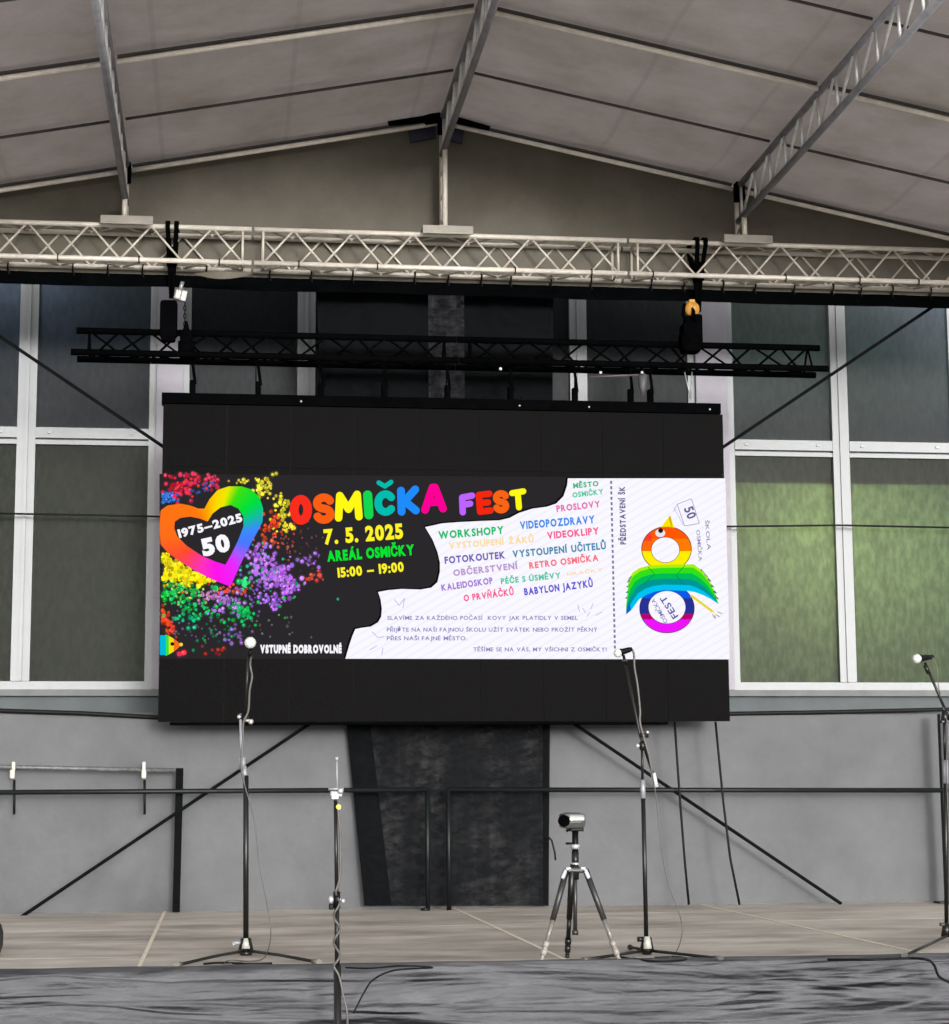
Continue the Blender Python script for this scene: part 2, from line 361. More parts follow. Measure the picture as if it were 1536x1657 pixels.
# ---- stage deck
stage = thing('stage', 'low festival stage with worn plywood deck panels', 'stage', (2, 13, 0))
sx = [FL(262, 1485).x, FL(735, 1470).x, FL(1240, 1480).x]
w0 = 2.05
xb = [-3.9, sx[0]-w0*.98, sx[0], sx[0]+(sx[1]-sx[0]), sx[1]+2.0, sx[1]+4.0, sx[1]+6.0]
YF, YBK = 10.44, 15.95
yb_ = [YF, 11.35, 12.5, 13.65, 14.8, YBK]
for i in range(len(xb)-1):
    for j in range(5):
        bm = B(); g_ = .0007
        dz = random.uniform(-.0003, .0003)
        wbox(bm, xb[i]+g_, xb[i+1]-g_, yb_[j]+g_, yb_[j+1]-g_, .955+dz, 1.0+dz)
        o = obj('deck_panel', bm, M_ply, stage)
for i in range(1, len(xb)-1):
    bm = B()
    a, b = Vector((xb[i], YF+.01, 1.0)), Vector((xb[i], YBK-.01, 1.0))
    box(bm, (a+b)/2+Vector((0, 0, .0015)), (.022, (b-a).length, .004)); obj('joint_strip', bm, M_plyedge, stage)
bm = B(); wbox(bm, xb[0], xb[-1], YF+.02, YF+.06, .72, .95); wbox(bm, xb[0], xb[-1], YBK-.06, YBK-.02, .72, .95); obj('deck_frame', bm, M_alu_dull, stage)
for i in range(len(xb)):
    for yy in (YF+.1, 13.2, YBK-.1):
        bm = B(); tube(bm, [(min(xb[i]+.05, xb[-1]-.05), yy, 0), (min(xb[i]+.05, xb[-1]-.05), yy, .955)], .03, 8); obj('leg', bm, M_alu_dull, stage)

# ---- gathered skirt of cloth over the front edge
def build_drape():
    bm = B(); nx, nv = 520, 240; x0, x1 = -3.6, 6.6
    prof = [(10.58, 1.006), (10.46, 1.012), (10.40, 1.0), (10.37, .94), (10.34, .8), (10.30, .62), (10.27, .40), (10.25, .05)]
    L = [0]
    for (a, b), (c, d) in zip(prof, prof[1:]): L.append(L[-1]+math.hypot(c-a, d-b))
    rows = []
    for j in range(nv+1):
        s = L[-1]*(j/nv)**1.35
        k = max(i for i in range(len(L)-1) if L[i] <= s+1e-9); u = (s-L[k])/(L[k+1]-L[k])
        y = prof[k][0]*(1-u)+prof[k+1][0]*u; z = prof[k][1]*(1-u)+prof[k+1][1]*u
        row = []
        for i in range(nx+1):
            x = x0+(x1-x0)*i/nx
            d = 0
            for (fz, fx, A, sd_) in ((8.5, .33, .075, 1), (15, .6, .032, 6), (31, 1.5, .010, 11)):
                ph = -z*fz + 1.5*noise.noise(Vector((x*fx, z*1.2, sd_))) + .5*noise.noise(Vector((x*fx*3, z*3, sd_+3)))
                t_ = ph % 1.0; k_ = math.floor(ph)
                prof_ = (t_/.80)**1.3 if t_ < .80 else (1-(t_-.80)/.20)
                m_ = max(.06, .35+1.3*noise.noise(Vector((x*fx*1.4, k_*7.3, sd_*2.1))))
                d += A*m_*prof_
            amp = min(1, max(0, (s-.05)/.10)); d = (d+.004*noise.noise(Vector((x*14, z*30, 2))))*amp
            dz = .004*noise.noise(Vector((x*3, s*9, 0)))*(1-amp)
            row.append(bm.verts.new((x, y-d+.06*noise.noise(Vector((x*1.1, 9, 9)))*(1-amp)*.35, z+dz+.004*(1-amp))))
        rows.append(row)
    for a, b in zip(rows, rows[1:]):
        for i in range(nx):
            f = bm.faces.new((a[i], a[i+1], b[i+1], b[i])); f.smooth = True
    o = obj('stage_skirt', bm, M_drape)
    m = o.modifiers.new('thickness', 'SOLIDIFY'); m.thickness = .003
    return tag(o, 'crumpled dark grey cloth hung along the stage front edge', 'stage skirt')
build_drape()

# ---- grey tarpaulin behind the stage
def build_tarp():
    YT = 15.78; zt = P(800, 1153, YT).z; bm = B(); nx, nz = 300, 70; rows = []
    for j in range(nz+1):
        row = []; z = .7+(zt-.7)*j/nz
        for i in range(nx+1):
            x = -3.4+10.4*i/nx
            d = .045*noise.noise(Vector((x*.9, 0, z*.7)))+.022*noise.noise(Vector((x*1.6+z*1.3, 5, z*1.6)))+.006*noise.noise(Vector((x*5-z*3, 2, z*4)))
            cx = -.0 - (1.75-z)*.0
            # fold fanning down from the small rail's post
            px = -.38; ang = (x-px)/max(.15, (2.05-z))
            d += .035*math.exp(-((ang+.55)/.22)**2)*max(0, min(1, (2.0-z)))
            d -= .028*math.exp(-((ang+.22)/.12)**2)*max(0, min(1, (1.9-z)))
            d += .012*math.exp(-((ang-.35)/.12)**2)*max(0, min(1, (1.9-z)))
            ze = z + (.02*math.sin(x*.6+1) if j == nz else 0)*0
            row.append(bm.verts.new((x, YT-d, ze)))
        rows.append(row)
    for a, b in zip(rows, rows[1:]):
        for i in range(nx):
            f = bm.faces.new((a[i], a[i+1], b[i+1], b[i])); f.smooth = True
    t = thing('tarpaulin', 'grey tarpaulin stretched behind the stage below the windows', 'tarpaulin', (1.8, YT, .7))
    o = obj('sheet', bm, M_tarp, t); o.modifiers.new('thickness', 'SOLIDIFY').thickness = .003
    bm = B(); pts = [P(x, y, YT-.03) for x, y in ((-120, 1147), (0, 1150), (130, 1154), (258, 1161), (560, 1165), (900, 1165), (1180, 1155), (1360, 1152), (1536, 1148), (1700, 1146))]
    tube(bm, pts, .017, 8); obj('hem_rope', bm, M_cable, t)
build_tarp()

# ---- black gauze curtain behind the screen
def build_curtain():
    YC = 15.64; t = thing('curtain', 'black gauze curtain hanging behind the screen, visible above and below it', 'curtain', (2, YC, 1))
    def sheet(left, right, y0, y1, dY, nx, ny, amp):
        bm = B(); rows = []
        for j in range(ny+1):
            v = j/ny; yy = y0+(y1-y0)*v; row = []
            def ed(tab):
                for (ya, xa), (yb, xb2) in zip(tab, tab[1:]):
                    if yy <= yb or (yb, xb2) == tab[-1]: return xa+(xb2-xa)*(yy-ya)/(yb-ya)
            l, r_ = ed(left), ed(right)
            for i in range(nx+1):
                p = P(l+(r_-l)*i/nx, yy, YC+dY)
                p.y += amp*noise.noise(Vector((p.x*5, 1, p.z*.8)))+amp*.5*noise.noise(Vector((p.x*3, 7, p.z*6)))
                row.append(bm.verts.new(p))
            rows.append(row)
        for a, b in zip(rows, rows[1:]):
            for i in range(nx):
                f = bm.faces.new((a[i], a[i+1], b[i+1], b[i])); f.smooth = True
        return bm
    obj('gauze', sheet([(440, 511), (640, 520), (1175, 562), (1467, 591)], [(440, 895), (1467, 887)], 440, 1466, 0, 90, 160, .03), M_gauze, t)
    M2 = mat('dense_gauze', (.0045, .0055, .006), .9, var=.4, scale=12, spec=.0)
    obj('hem', sheet([(440, 511), (640, 520), (1175, 561), (1467, 590)], [(440, 693), (640, 694), (1100, 694), (1175, 600), (1467, 634)], 440, 1466, .035, 30, 120, .01), M2, t, 'denser doubled band along the left edge')
    obj('hem', sheet([(440, 751), (640, 752), (1100, 752), (1175, 878), (1467, 879)], [(440, 896), (1467, 888)], 440, 1466, .035, 20, 120, .01), M2, t, 'denser band along the right edge')
build_curtain()

# ================================================================== canopy
canopy = thing('stage_canopy', 'pale fabric gable roof of the stage on ladder girders', 'canopy', (1.74, 13, 6))
ap = P(715, 200, YS); AX, AZ = ap.x, ap.z
SL = .197
def rz(x): return AZ - SL*abs(x-AX)
GX = [AX-4.93, P(205, 280, YS).x, AX, P(1193, 318, YS).x, AX+4.93]
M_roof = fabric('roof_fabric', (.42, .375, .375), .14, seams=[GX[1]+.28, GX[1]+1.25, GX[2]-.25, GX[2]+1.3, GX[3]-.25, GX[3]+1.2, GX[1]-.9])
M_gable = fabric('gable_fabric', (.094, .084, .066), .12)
RY0, RY1 = 10.2, 15.42
BARS = [15.27, 14.17, 12.93, 11.75, 10.6]
for (xa, xb2) in ((GX[0]-.15, AX), (AX, GX[4]+.15)):
    bm = B(); nx, ny = 90, 70; rows = []
    for j in range(ny+1):
        y = RY0+(RY1-RY0)*j/ny; row = []
        # distance from the nearest bar gives the sag
        k = max(0, min(len(BARS)-2, sum(1 for b in BARS if b > y)-1)); u = (y-BARS[k+1])/(BARS[k]-BARS[k+1]); u = min(1, max(0, u))
        sag = math.sin(math.pi*u)
        for i in range(nx+1):
            x = xa+(xb2-xa)*i/nx
            gb = min(abs(x-g0) for g0 in GX); sx_ = min(1, gb/.5)
            z = rz(x)+.085-.03*sag*sx_+.022*noise.noise(Vector((x*1.0, y*1.8, 0)))+.004*noise.noise(Vector((x*5, y*3, 2)))
            row.append(bm.verts.new((x, y, z)))
        rows.append(row)
    for a, b in zip(rows, rows[1:]):
        for i in range(nx):
            f = bm.faces.new((a[i], a[i+1], b[i+1], b[i])); f.smooth = True
    obj('roof_sheet', bm, M_roof, canopy)
# rear gable sheet
truss_top = P(768, 382, YS-.12).z; truss_bot = P(768, 435.5, YS-.12).z
bm = B(); nx, nz = 160, 30; rows = []
for j in range(nz+1):
    row = []
    for i in range(nx+1):
        x = GX[0]+(GX[4]-GX[0])*i/nx; z0 = truss_bot-.06; z1 = rz(x)+.075; z = z0+(z1-z0)*j/nz
        u = j/nz
        gb = min(abs(x-g0) for g0 in GX)
        d = .05*noise.noise(Vector((x*.9+z*.8, 3, z*.9)))+.03*noise.noise(Vector((x*2.3-z*1.5, 8, z*.7)))
        row.append(bm.verts.new((x, YS+.14-d*math.sin(math.pi*min(1, u*1.0)), z)))
    rows.append(row)
for a, b in zip(rows, rows[1:]):
    for i in range(nx):
        f = bm.faces.new((a[i], a[i+1], b[i+1], b[i])); f.smooth = True
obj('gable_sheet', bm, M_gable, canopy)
bm = B(); rows = []
for j in range(9):
    rows.append([bm.verts.new((P(314+94*i/20, 440, YS).x, YS-.17-.05*math.sin(math.pi*i/20), P(314+94*i/20, 442+(12*math.sin(math.pi*i/20)**.8)*j/8, YS-.17).z)) for i in range(21)])
for a, b in zip(rows, rows[1:]):
    for i in range(20): bm.faces.new((a[i], a[i+1], b[i+1], b[i])).smooth = True
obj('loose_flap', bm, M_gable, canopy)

# ladder girders running front to back, their posts at the gable
M_girder = mat('girder_steel', (.17, .17, .185), .5, .1, var=.3, scale=7)
M_web = mat('web_tube', (.50, .50, .5), .45, .3, var=.2, scale=9)
for gi, gx in enumerate(GX):
    zt = rz(gx)+.02; zb2 = zt-.285
    lad = B(); tube(lad, [(gx, YS-.1, zt), (gx, RY0+.05, zt)], .026, 10); tube(lad, [(gx, YS-.02, zb2), (gx, RY0+.05, zb2)], .026, 10)
    go = obj('girder', lad, M_girder, canopy)
    wb = B(); y = YS-.12; s = 0
    while y > RY0+.45:
        tube(wb, [(gx, y, zt), (gx, y-.02, zb2)], .012, 6)
        tube(wb, [(gx, y-.03, zb2), (gx, y-.40, zt)], .012, 6)
        y -= .42
    obj('web', wb, M_web, go)
    po = B(); tube(po, [(gx, YS+.02, truss_top+.03), (gx, YS+.02, zt+.0)], .02, 8); tube(po, [(gx, YS-.2, truss_top+.03), (gx, YS-.2, zb2)], .022, 8)
    pz = truss_top+.12
    while pz < zb2-.05:
        tube(po, [(gx, YS+.02, pz), (gx, YS-.2, pz+.1)], .008, 6); pz += .2
    obj('gable_post', po, M_alu, canopy)
    bp_ = B(); box(bp_, (gx+.02, YS-.06, truss_top+.028), (.40, .34, .035), None, .006)
    box(bp_, (gx+.02, YS-.235, truss_top+.012), (.40, .012, .066)); obj('base_plate', bp_, M_plate, canopy)
    br = B(); box(br, (gx-.0, YS-.07, zt-.05), (.075, .10, .15), None, .006); obj('bracket', br, M_black, canopy)
# cross bars under the sheet, between the girders
M_barlight = mat('bar_aluminium', (.66, .61, .54), .45, .0, var=.15, scale=12)
M_bardark = mat('bar_dark', (.05, .045, .045), .6, .1, var=.3, scale=12)
for bi, by in enumerate(BARS):
    light = bi in (0, 2, 4)
    for g0, g1 in zip(GX, GX[1:]):
        a = g0+(.04 if abs(g0-AX) > .1 else .03); b = g1-.04
        bm = B(); r_ = .018 if light else .011; off = .0 if light else .035
        tube(bm, [(a, by-.02, rz(a)+off), (b, by-.02, rz(b)+off)], r_, 10)
        obj('cross_bar', bm, M_barlight if light else M_bardark, canopy)
        if light:
            bm = B(); strip(bm, (a, by+.005, rz(a)+.045), (b, by+.005, rz(b)+.045), .034, .016, Vector((0, 0, 1))); obj('bar_shadow_strip', bm, M_bardark, canopy)  # dark strip standing in for the shadow above each light bar
# ridge gussets
def gusset(pts, Y, th, m, nm):
    bm = B(); a = [bm.verts.new(P(x, y, Y)) for x, y in pts]; b = [bm.verts.new(P(x, y, Y)+Vector((0, th, 0))) for x, y in pts]
    n = len(pts); bm.faces.new(a); bm.faces.new(b[::-1])
    for i in range(n): bm.faces.new((a[i], a[(i+1) % n], b[(i+1) % n], b[i]))
    return obj(nm, bm, m, canopy)
gusset([(660, 206), (704, 198), (706, 222), (665, 230)], YS+.03, .03, M_navy, 'ridge_gusset')
gusset([(728, 203), (752, 210), (748, 232), (727, 226)], YS+.03, .03, M_navy, 'ridge_gusset')
gusset([(628, 196), (686, 187), (712, 178), (712, 197), (690, 201), (686, 196), (630, 201)], YS-.06, .04, M_black, 'ridge_plate')
gusset([(730, 188), (742, 189), (794, 204), (792, 209), (736, 197)], YS-.06, .04, M_black, 'ridge_plate')

# ================================================================== silver box truss
trs = thing('box_truss', 'silver aluminium box truss spanning under the gable above the screen', 'truss', (1.7, YS, truss_bot))
joints = [P(409, 395, YS).x + 3.0*k for k in (-1, 0, 1, 2)]
YFc, YRc = YS-.12, YS+.12
zt, zb2 = truss_top, truss_bot
def lace(bm, pa, pb, n, r, phase=0):
    """zigzag between two parallel chords: pa=(a0,a1), pb=(b0,b1)"""
    k = 0; tot = 2*n
    for i in range(tot):
        t0, t1 = i/tot, (i+1)/tot
        A = pa[0].lerp(pa[1], t0) if (i+phase) % 2 == 0 else pb[0].lerp(pb[1], t0)
        Bp = pb[0].lerp(pb[1], t1) if (i+phase) % 2 == 0 else pa[0].lerp(pa[1], t1)
        tube(bm, [A, Bp], r, 6)
xs = [joints[0]-3.0]+joints+[joints[-1]+3.0]
xs = [x for x in xs]
for x0, x1 in zip(xs, xs[1:]):
    x0 = max(x0, GX[0]-.2); x1 = min(x1, GX[4]+.3)
    if x1-x0 < .4: continue
    sec = None; e = .01
    cs = []
    bm = B()
    for (yy, zz) in ((YFc, zt), (YRc, zt), (YFc, zb2), (YRc, zb2)):
        c = B(); tube(c, [(x0+e, yy, zz), (x1-e, yy, zz)], .020, 12); cs.append(c)
    fr = B()
    for xx in (x0+.08, x1-.08):
        for A_, B_ in (((YFc, zt), (YFc, zb2)), ((YRc, zt), (YRc, zb2)), ((YFc, zt), (YRc, zt)), ((YFc, zb2), (YRc, zb2))):
            tube(fr, [(xx, A_[0], A_[1]), (xx, B_[0], B_[1])], .011, 6)
    V = lambda x, yz: Vector((x, yz[0], yz[1]))
    n = max(1, round((x1-x0-.16)/.5))
    for (A_, B_, ph) in (((YFc, zt), (YFc, zb2), 1), ((YRc, zt), (YRc, zb2), 0), ((YFc, zt), (YRc, zt), 0), ((YFc, zb2), (YRc, zb2), 1)):
        lace(fr, (V(x0+.08, A_), V(x1-.08, A_)), (V(x0+.08, B_), V(x1-.08, B_)), n, .0092, ph)
    sec = obj('lacing', fr, M_lace, trs)
    for c in cs: obj('chord', c, M_alu, trs)

# black valance under the truss
val = thing('valance', 'narrow black cloth valance laced under the silver truss', 'valance', (1.7, YS, truss_bot-.2))
bm = B(); rows = []; nx = 200
for j in range(7):
    row = []
    for i in range(nx+1):
        x = GX[0]-.2+(GX[4]-GX[0]+.5)*i/nx
        zz = (truss_bot-.052)+( -.105-.012*noise.noise(Vector((x*1.2, 0, 0))))*j/6
        row.append(bm.verts.new((x, YRc-.0+.012*noise.noise(Vector((x*6, j*.3, 0))), zz)))
    rows.append(row)
for a, b in zip(rows, rows[1:]):
    for i in range(nx): bm.faces.new((a[i], a[i+1], b[i+1], b[i])).smooth = True
obj('cloth', bm, M_black_cloth, val)
x = GX[0]; 
while x < GX[4]+.2:
    bm = B(); 
    for yy in (YRc,):
        tube(bm, [(x+.004*math.sin(a), yy+.032*math.cos(a), truss_bot-.008+.036*math.sin(a)) for a in [2*math.pi*k/12 for k in range(13)]], .007, 5, False)
        tube(bm, [(x, yy, truss_bot-.04), (x+.01, yy, truss_bot-.08)], .006, 5)
    obj('tie', bm, M_cable, val)
    x += random.choice([.24, .27, .33, .5])
x = GX[0]+.3
while x < GX[4]:
    bm = B(); tube(bm, [(x, YFc+.028*math.cos(a), truss_bot+.028*math.sin(a)) for a in [2*math.pi*k/12 for k in range(13)]], .005, 5, False)
    obj('tie', bm, M_cable, val); x += random.choice([.5, .62, 1.1])

# ================================================================== black triangular truss the screen hangs from
ht = thing('hanging_truss', 'black triangular truss hanging below the silver truss on two hoists', 'truss', (1.86, YS, 3))
tz_ = P(720, 549, YS).z; bz_ = P(720, 584, YS-.1).z
hx0, hx1 = P(124, 536, YS).x, P(1326, 562, YS).x
hy0, hy1 = YS-.125, YS+.125
mid = (hx0+hx1)/2
for a, b in ((hx0, mid-.004), (mid+.004, hx1)):
    for (yy, zz, ex) in ((YS, tz_, 0), (hy0, bz_, .03), (hy1, bz_, 0)):
        bm = B(); tube(bm, [(a-(ex if a == hx0 else 0), yy, zz), (b+(ex if b == hx1 else 0), yy, zz)], .026, 10); obj('chord', bm, M_black, ht)
    bm = B()
    for yy in (hy0, hy1):
        lace(bm, (Vector((a+.1, YS, tz_)), Vector((b-.1, YS, tz_))), (Vector((a+.1, yy, bz_)), Vector((b-.1, yy, bz_))), 6, .0095, 0 if yy == hy0 else 1)
        for xx in (a+.1, b-.1): tube(bm, [(xx, YS, tz_), (xx, yy, bz_)], .009, 6)
    lace(bm, (Vector((a+.1, hy0, bz_)), Vector((b-.1, hy0, bz_))), (Vector((a+.1, hy1, bz_)), Vector((b-.1, hy1, bz_))), 6, .009, 0)
    obj('lacing', bm, M_black, ht)

# hoists and slings
def sling(px, label):
    t = thing('sling', label, 'sling', P(px, 400, YS), 'slings holding the hoists')
    x = P(px, 390, YS).x; zt_ = truss_top+.03; zb_ = truss_bot-.03
    for dx in (-.034, .034):
        bm = B()
        pts = [(x, YS-.01, zb_-.24), (x+dx*.5, YS-.02, zb_+.02), (x+dx, YS-.152, zt_-.045), (x+dx, YS-.152, zt_-.01), (x+dx, YS-.13, zt_+.012), (x+dx, YS+.13, zt_+.012), (x+dx, YS+.152, zt_-.02), (x+dx*.5, YS+.02, zb_+.02), (x, YS+.01, zb_-.24)]
        for a, b in zip(pts, pts[1:]): strip(bm, a, b, .036, .009, Vector((1, 0, 0)).cross(Vector(b)-Vector(a)))
        obj('strap', bm, M_black, t)
    bm = B(); box(bm, (x, YS-.035, zb_+.09), (.085, .04, .15), None, .006); obj('strap_pad', bm, M_black, t)
sling(279, 'black webbing sling over the silver truss near its left end'); sling(1128, 'black webbing sling over the silver truss near its right end')
# left hoist
h = thing('chain_hoist', 'black chain hoist with grey hook block and chain bag, left one', 'hoist', P(290, 560, YS), 'chain hoists')
p = P(291, 478, YS)
bm = B(); box(bm, p, (.085, .07, .085), Matrix.Rotation(R(12), 3, 'Y'), .012); tube(bm, [p+Vector((0, 0, .04)), p+Vector((.02, 0, .11))], .016, 8)
box(bm, p+Vector((.03, -.02, -.01)), (.05, .05, .09), Matrix.Rotation(R(12), 3, 'Y'), .01); obj('hook_block', bm, mat('hoist_grey', (.22, .22, .21), .45, .4, var=.3, scale=20), h)
bm = B()
for k in range(13):
    q = P(299, 492+k*6.5, YS); tube(bm, [q+Vector((.010*math.cos(a)*(k % 2), .010*math.cos(a)*((k+1) % 2), .021*math.sin(a))) for a in [2*math.pi*i/10 for i in range(11)]], .0042, 5, False)
obj('chain', bm, M_cable, h)
bm = B(); q = P(273, 517, YS-.09); box(bm, q, (.135, .11, .30), None, .03); box(bm, q+Vector((0, 0, .02-.17)), (.11, .09, .06), None, .02); obj('chain_bag', bm, M_black, h)
bm = B(); q = P(301, 560, YS-.02); box(bm, q, (.095, .16, .24), None, .02); tube(bm, [q+Vector((0, 0, .1)), q+Vector((0, 0, .2))], [.035, .008], 8); tube(bm, [q+Vector((-.06, -.05, -.02)), q+Vector((.07, -.05, -.02))], .05, 12); obj('hoist_body', bm, M_black, h)
# right hoist
h = thing('chain_hoist', 'black chain hoist with round orange hook block, right one', 'hoist', P(1118, 560, YS), 'chain hoists')
p = P(1120, 500, YS-.06)
bm = B(); ball(bm, p, .062, (1, .7, 1.05), 18); box(bm, p+Vector((0, .01, .055)), (.05, .05, .05), None, .01); obj('hook_block', bm, M_orange, h)
bm = B(); tube(bm, [p+Vector((-.01, -.048, .0)), p+Vector((.0, -.05, -.03)), p+Vector((0, -.03, -.08))], [.008, .016, .02], 8); tube(bm, [p+Vector((-.06, 0, .04)), p+Vector((-.075, 0, -.05)), p+Vector((-.045, 0, -.1))], .016, 8); obj('hook', bm, M_black, h)
bm = B(); q = P(1117, 548, YS-.03); box(bm, q, (.15, .17, .24), None, .03); box(bm, q+Vector((.055, -.01, .06)), (.07, .14, .26), None, .02); tube(bm, [q+Vector((-.09, -.03, -.03)), q+Vector((.08, -.03, -.03))], .07, 14)
box(bm, q+Vector((-.01, 0, .14)), (.075, .09, .1), None, .02); obj('hoist_body', bm, M_black, h)

# ================================================================== LED screen
YL = YS-.02           # its front face
scr = thing('led_screen', 'large black LED screen showing a rainbow festival poster, hung above the stage', 'LED screen', P(715, 1168, YS))
sx0, sx1 = P(260, 900, YL).x, P(1175, 900, YL).x
sz1, sz0 = P(715, 662, YL).z, P(715, 1168, YL).z
# cabinet wall of 0.5 m modules
ncx, ncz = 9, 5
bm = B(); wbox(bm, sx0+.01, sx1-.01, YL+.004, YL+.09, sz0+.01, sz1); obj('cabinet', bm, M_blackplastic, scr)
face = B()
for i in range(ncx):
    for j in range(ncz):
        a, b = sx0+(sx1-sx0)*i/ncx, sx0+(sx1-sx0)*(i+1)/ncx; c, d = sz0+(sz1-sz0)*j/ncz, sz0+(sz1-sz0)*(j+1)/ncz
        wbox(face, a+.0012, b-.0012, YL-.006, YL+.003, c+.0012, d-.0012)
fo = obj('led_panel', face, M_led, scr)
bm = B(); hz0, hz1 = sz1+.002, P(715, 645, YL).z
wbox(bm, sx0-.012, sx1-.02, YL-.03, YL+.10, hz0, hz1); obj('header_beam', bm, M_black, scr)
bm = B(); wbox(bm, sx0+.09, sx1-.5, YL-.02, YL+.10, sz0-.022, sz0-.002); obj('foot_rail', bm, M_black, scr)
for px in (487, 840, 952, 1147):
    bm = B(); ball(bm, Vector((P(px, 658, YL).x, YL-.035, (hz0+hz1)/2-.01)), .009); obj('bolt', bm, M_chrome, scr)
for px, kind in ((312, 0), (418, 0), (520, 1), (622, 1), (724, 1), (826, 0), (930, 0), (1020, 2), (1052, 0)):
    x = P(px, 615, YS).x; bm = B(); zz0, zz1 = hz1-.005, bz_
    box(bm, (x, YS, hz1+.05), (.045, .06, .12), None, .006)
    tube(bm, [(x+.02, YS, hz1+.08), (x-.005, YS-.02, bz_-.02)], .012, 8)
    tube(bm, [(x-.02, YS-.1, hz1+.0), (x-.02, YS-.12, bz_)], .005, 6)
    obj('hanger', bm, M_black, scr)
bm = B(); pA, pB = P(955, 610, YS-.13), P(1045, 606, YS-.13); tube(bm, [pA, pB], .008, 8); obj('spreader_bar', bm, mat('pinkish_steel', (.06, .05, .05), .6, .0, var=.2), scr)
bm = B(); a, b = P(1040, 607, YS-.12), P(1040, 640, YS-.12); tube(bm, [a, a*.4+b*.6, b], [.04, .03, .008], 10); obj('shackle_cone', bm, mat('cone_grey', (.05, .05, .05), .6), scr)
for px in (1112, 1124):
    bm = B()
    a, b = P(px-4, 602, YS-.03), P(1118, 646, YS-.03); tube(bm, [a, b], .006, 6); obj('hang_wire', bm, M_alu_dull, scr)
for px, py in ((810, 597), (972, 603), (1039, 603)):
    bm = B(); c = P(px, py, YS-.17); box(bm, c, (.022, .022, .022), None, .005); obj('clamp_nut', bm, M_alu_dull, scr)

# ---------------- the picture on the screen
LAYER = [0]
def S(x, y, k): return P(x, y, YL-.0075-.0012*k)
def flat(name, polys, k, m=None, parent=None):
    me = bpy.data.meshes.new(name); vs, fs, cols = [], [], []
    for pts, c in polys:
        b0 = len(vs); v3 = [S(x, y, k) for x, y in pts]; vs += v3
        if len(pts) <= 4: tris = [tuple(range(len(pts)))]
        else: tris = tessellate_polygon([[Vector((x, -y, 0)) for x, y in pts]])
        for t_ in tris:
            f = [b0+i for i in t_]
            n = (vs[f[1]]-vs[f[0]]).cross(vs[f[2]]-vs[f[0]])
            if n.y > 0: f = f[::-1]
            fs.append(f); cols.append(lin(c))
    me.from_pydata(vs, [], fs); ca = me.color_attributes.new('Col', 'FLOAT_COLOR', 'CORNER')
    i = 0
    for f, c in zip(fs, cols):
        for _ in f: ca.data[i].color = (*c, 1); i += 1
    me.materials.append(m or M_pic)
    o = bpy.data.objects.new(name, me); COL.objects.link(o); o.parent = parent or disp
    o.matrix_parent_inverse = Matrix.Translation(-P(715, 1168, YS)) if o.parent is scr else Matrix.Identity(4)
    return o
disp = flat('picture', [([(258, 767), (1174, 774), (1181, 1067), (259, 1066)], (43, 40, 43))], 0, parent=scr)
ROOTS['picture'] = Matrix.Identity(4)
white = [(919, 774), (918, 785), (912, 803), (900, 815), (885, 820), (862, 823), (840, 830), (825, 838), (808, 842), (780, 843), (740, 845), (715, 847), (688, 853), (700, 873), (708, 893), (712, 910), (712, 925), (708, 942), (698, 951), (680, 954), (650, 953), (628, 955), (612, 958), (616, 970), (618, 985), (617, 998), (612, 1007), (600, 1014), (585, 1016), (575, 1018), (570, 1030), (565, 1045), (559, 1066), (1181, 1067), (1174, 774)]
cx_, cy_ = 720, 950
flat('paper_rim', [([(x+(-3 if i < 33 else 0), y-2 if i < 33 else y) for i, (x, y) in enumerate(white)], (14, 12, 16))], 1)
flat('paper', [(white, (250, 249, 255))], 2, M_picw)

def text(s, p0, p1, h, cols, k, bold=.035, spacing=1.0, name='lettering', wob=0, slant=0):
    """write s from pixel p0 to p1 along its baseline, cap height h (photo pixels); cols = one colour or one per glyph"""
    many = isinstance(cols, list)
    glyphs = []
    cu = bpy.data.curves.new('t', 'FONT'); cu.size = 1; cu.offset = bold; cu.resolution_u = 3; cu.fill_mode = 'FRONT'
    o = bpy.data.objects.new('t', cu); COL.objects.link(o)
    pen = 0; pieces = []
    dg = bpy.context.evaluated_depsgraph_get()
    cache = {}
    def geo(ch):
        if ch in cache: return cache[ch]
        cu.body = ch; bpy.context.view_layer.update()
        me = bpy.data.meshes.new_from_object(o.evaluated_get(bpy.context.evaluated_depsgraph_get()))
        r = ([v.co.copy() for v in me.vertices], [tuple(p.vertices) for p in me.polygons]); bpy.data.meshes.remove(me); cache[ch] = r; return r
    ci = 0
    for ch in s:
        if ch == ' ': pen += .38; continue
        v, f = geo(ch)
        if not v: continue
        x0 = min(q.x for q in v); x1 = max(q.x for q in v)
        c = cols[ci % len(cols)] if many else cols; ci += 1
        pieces.append((pen-x0, v, f, c)); pen += (x1-x0)+.075*spacing
    pen -= .075*spacing
    bpy.data.objects.remove(o); bpy.data.curves.remove(cu)
    d = Vector((p1[0]-p0[0], p1[1]-p0[1])); L = d.length; d.normalize(); nrm = Vector((d.y, -d.x))
    sx_ = L/pen; sy_ = h/.72
    polys = []
    for dx, v, f, c in pieces:
        wv = random.uniform(-wob, wob)
        pts = []
        for q in v:
            a = (q.x+dx)*sx_ + slant*q.y*sy_; b = q.y*sy_+wv
            pts.append((p0[0]+d.x*a+nrm.x*b, p0[1]+d.y*a+nrm.y*b))
        for fc in f:
            polys.append(([pts[i] for i in fc], c))
    return flat(name, polys, k)
RED, ORA, YEL, GRN, TEA, BLU, MAG, PUR = (250, 45, 30), (250, 95, 20), (255, 250, 20), (20, 215, 80), (0, 190, 175), (30, 140, 250), (255, 0, 150), (190, 100, 255)
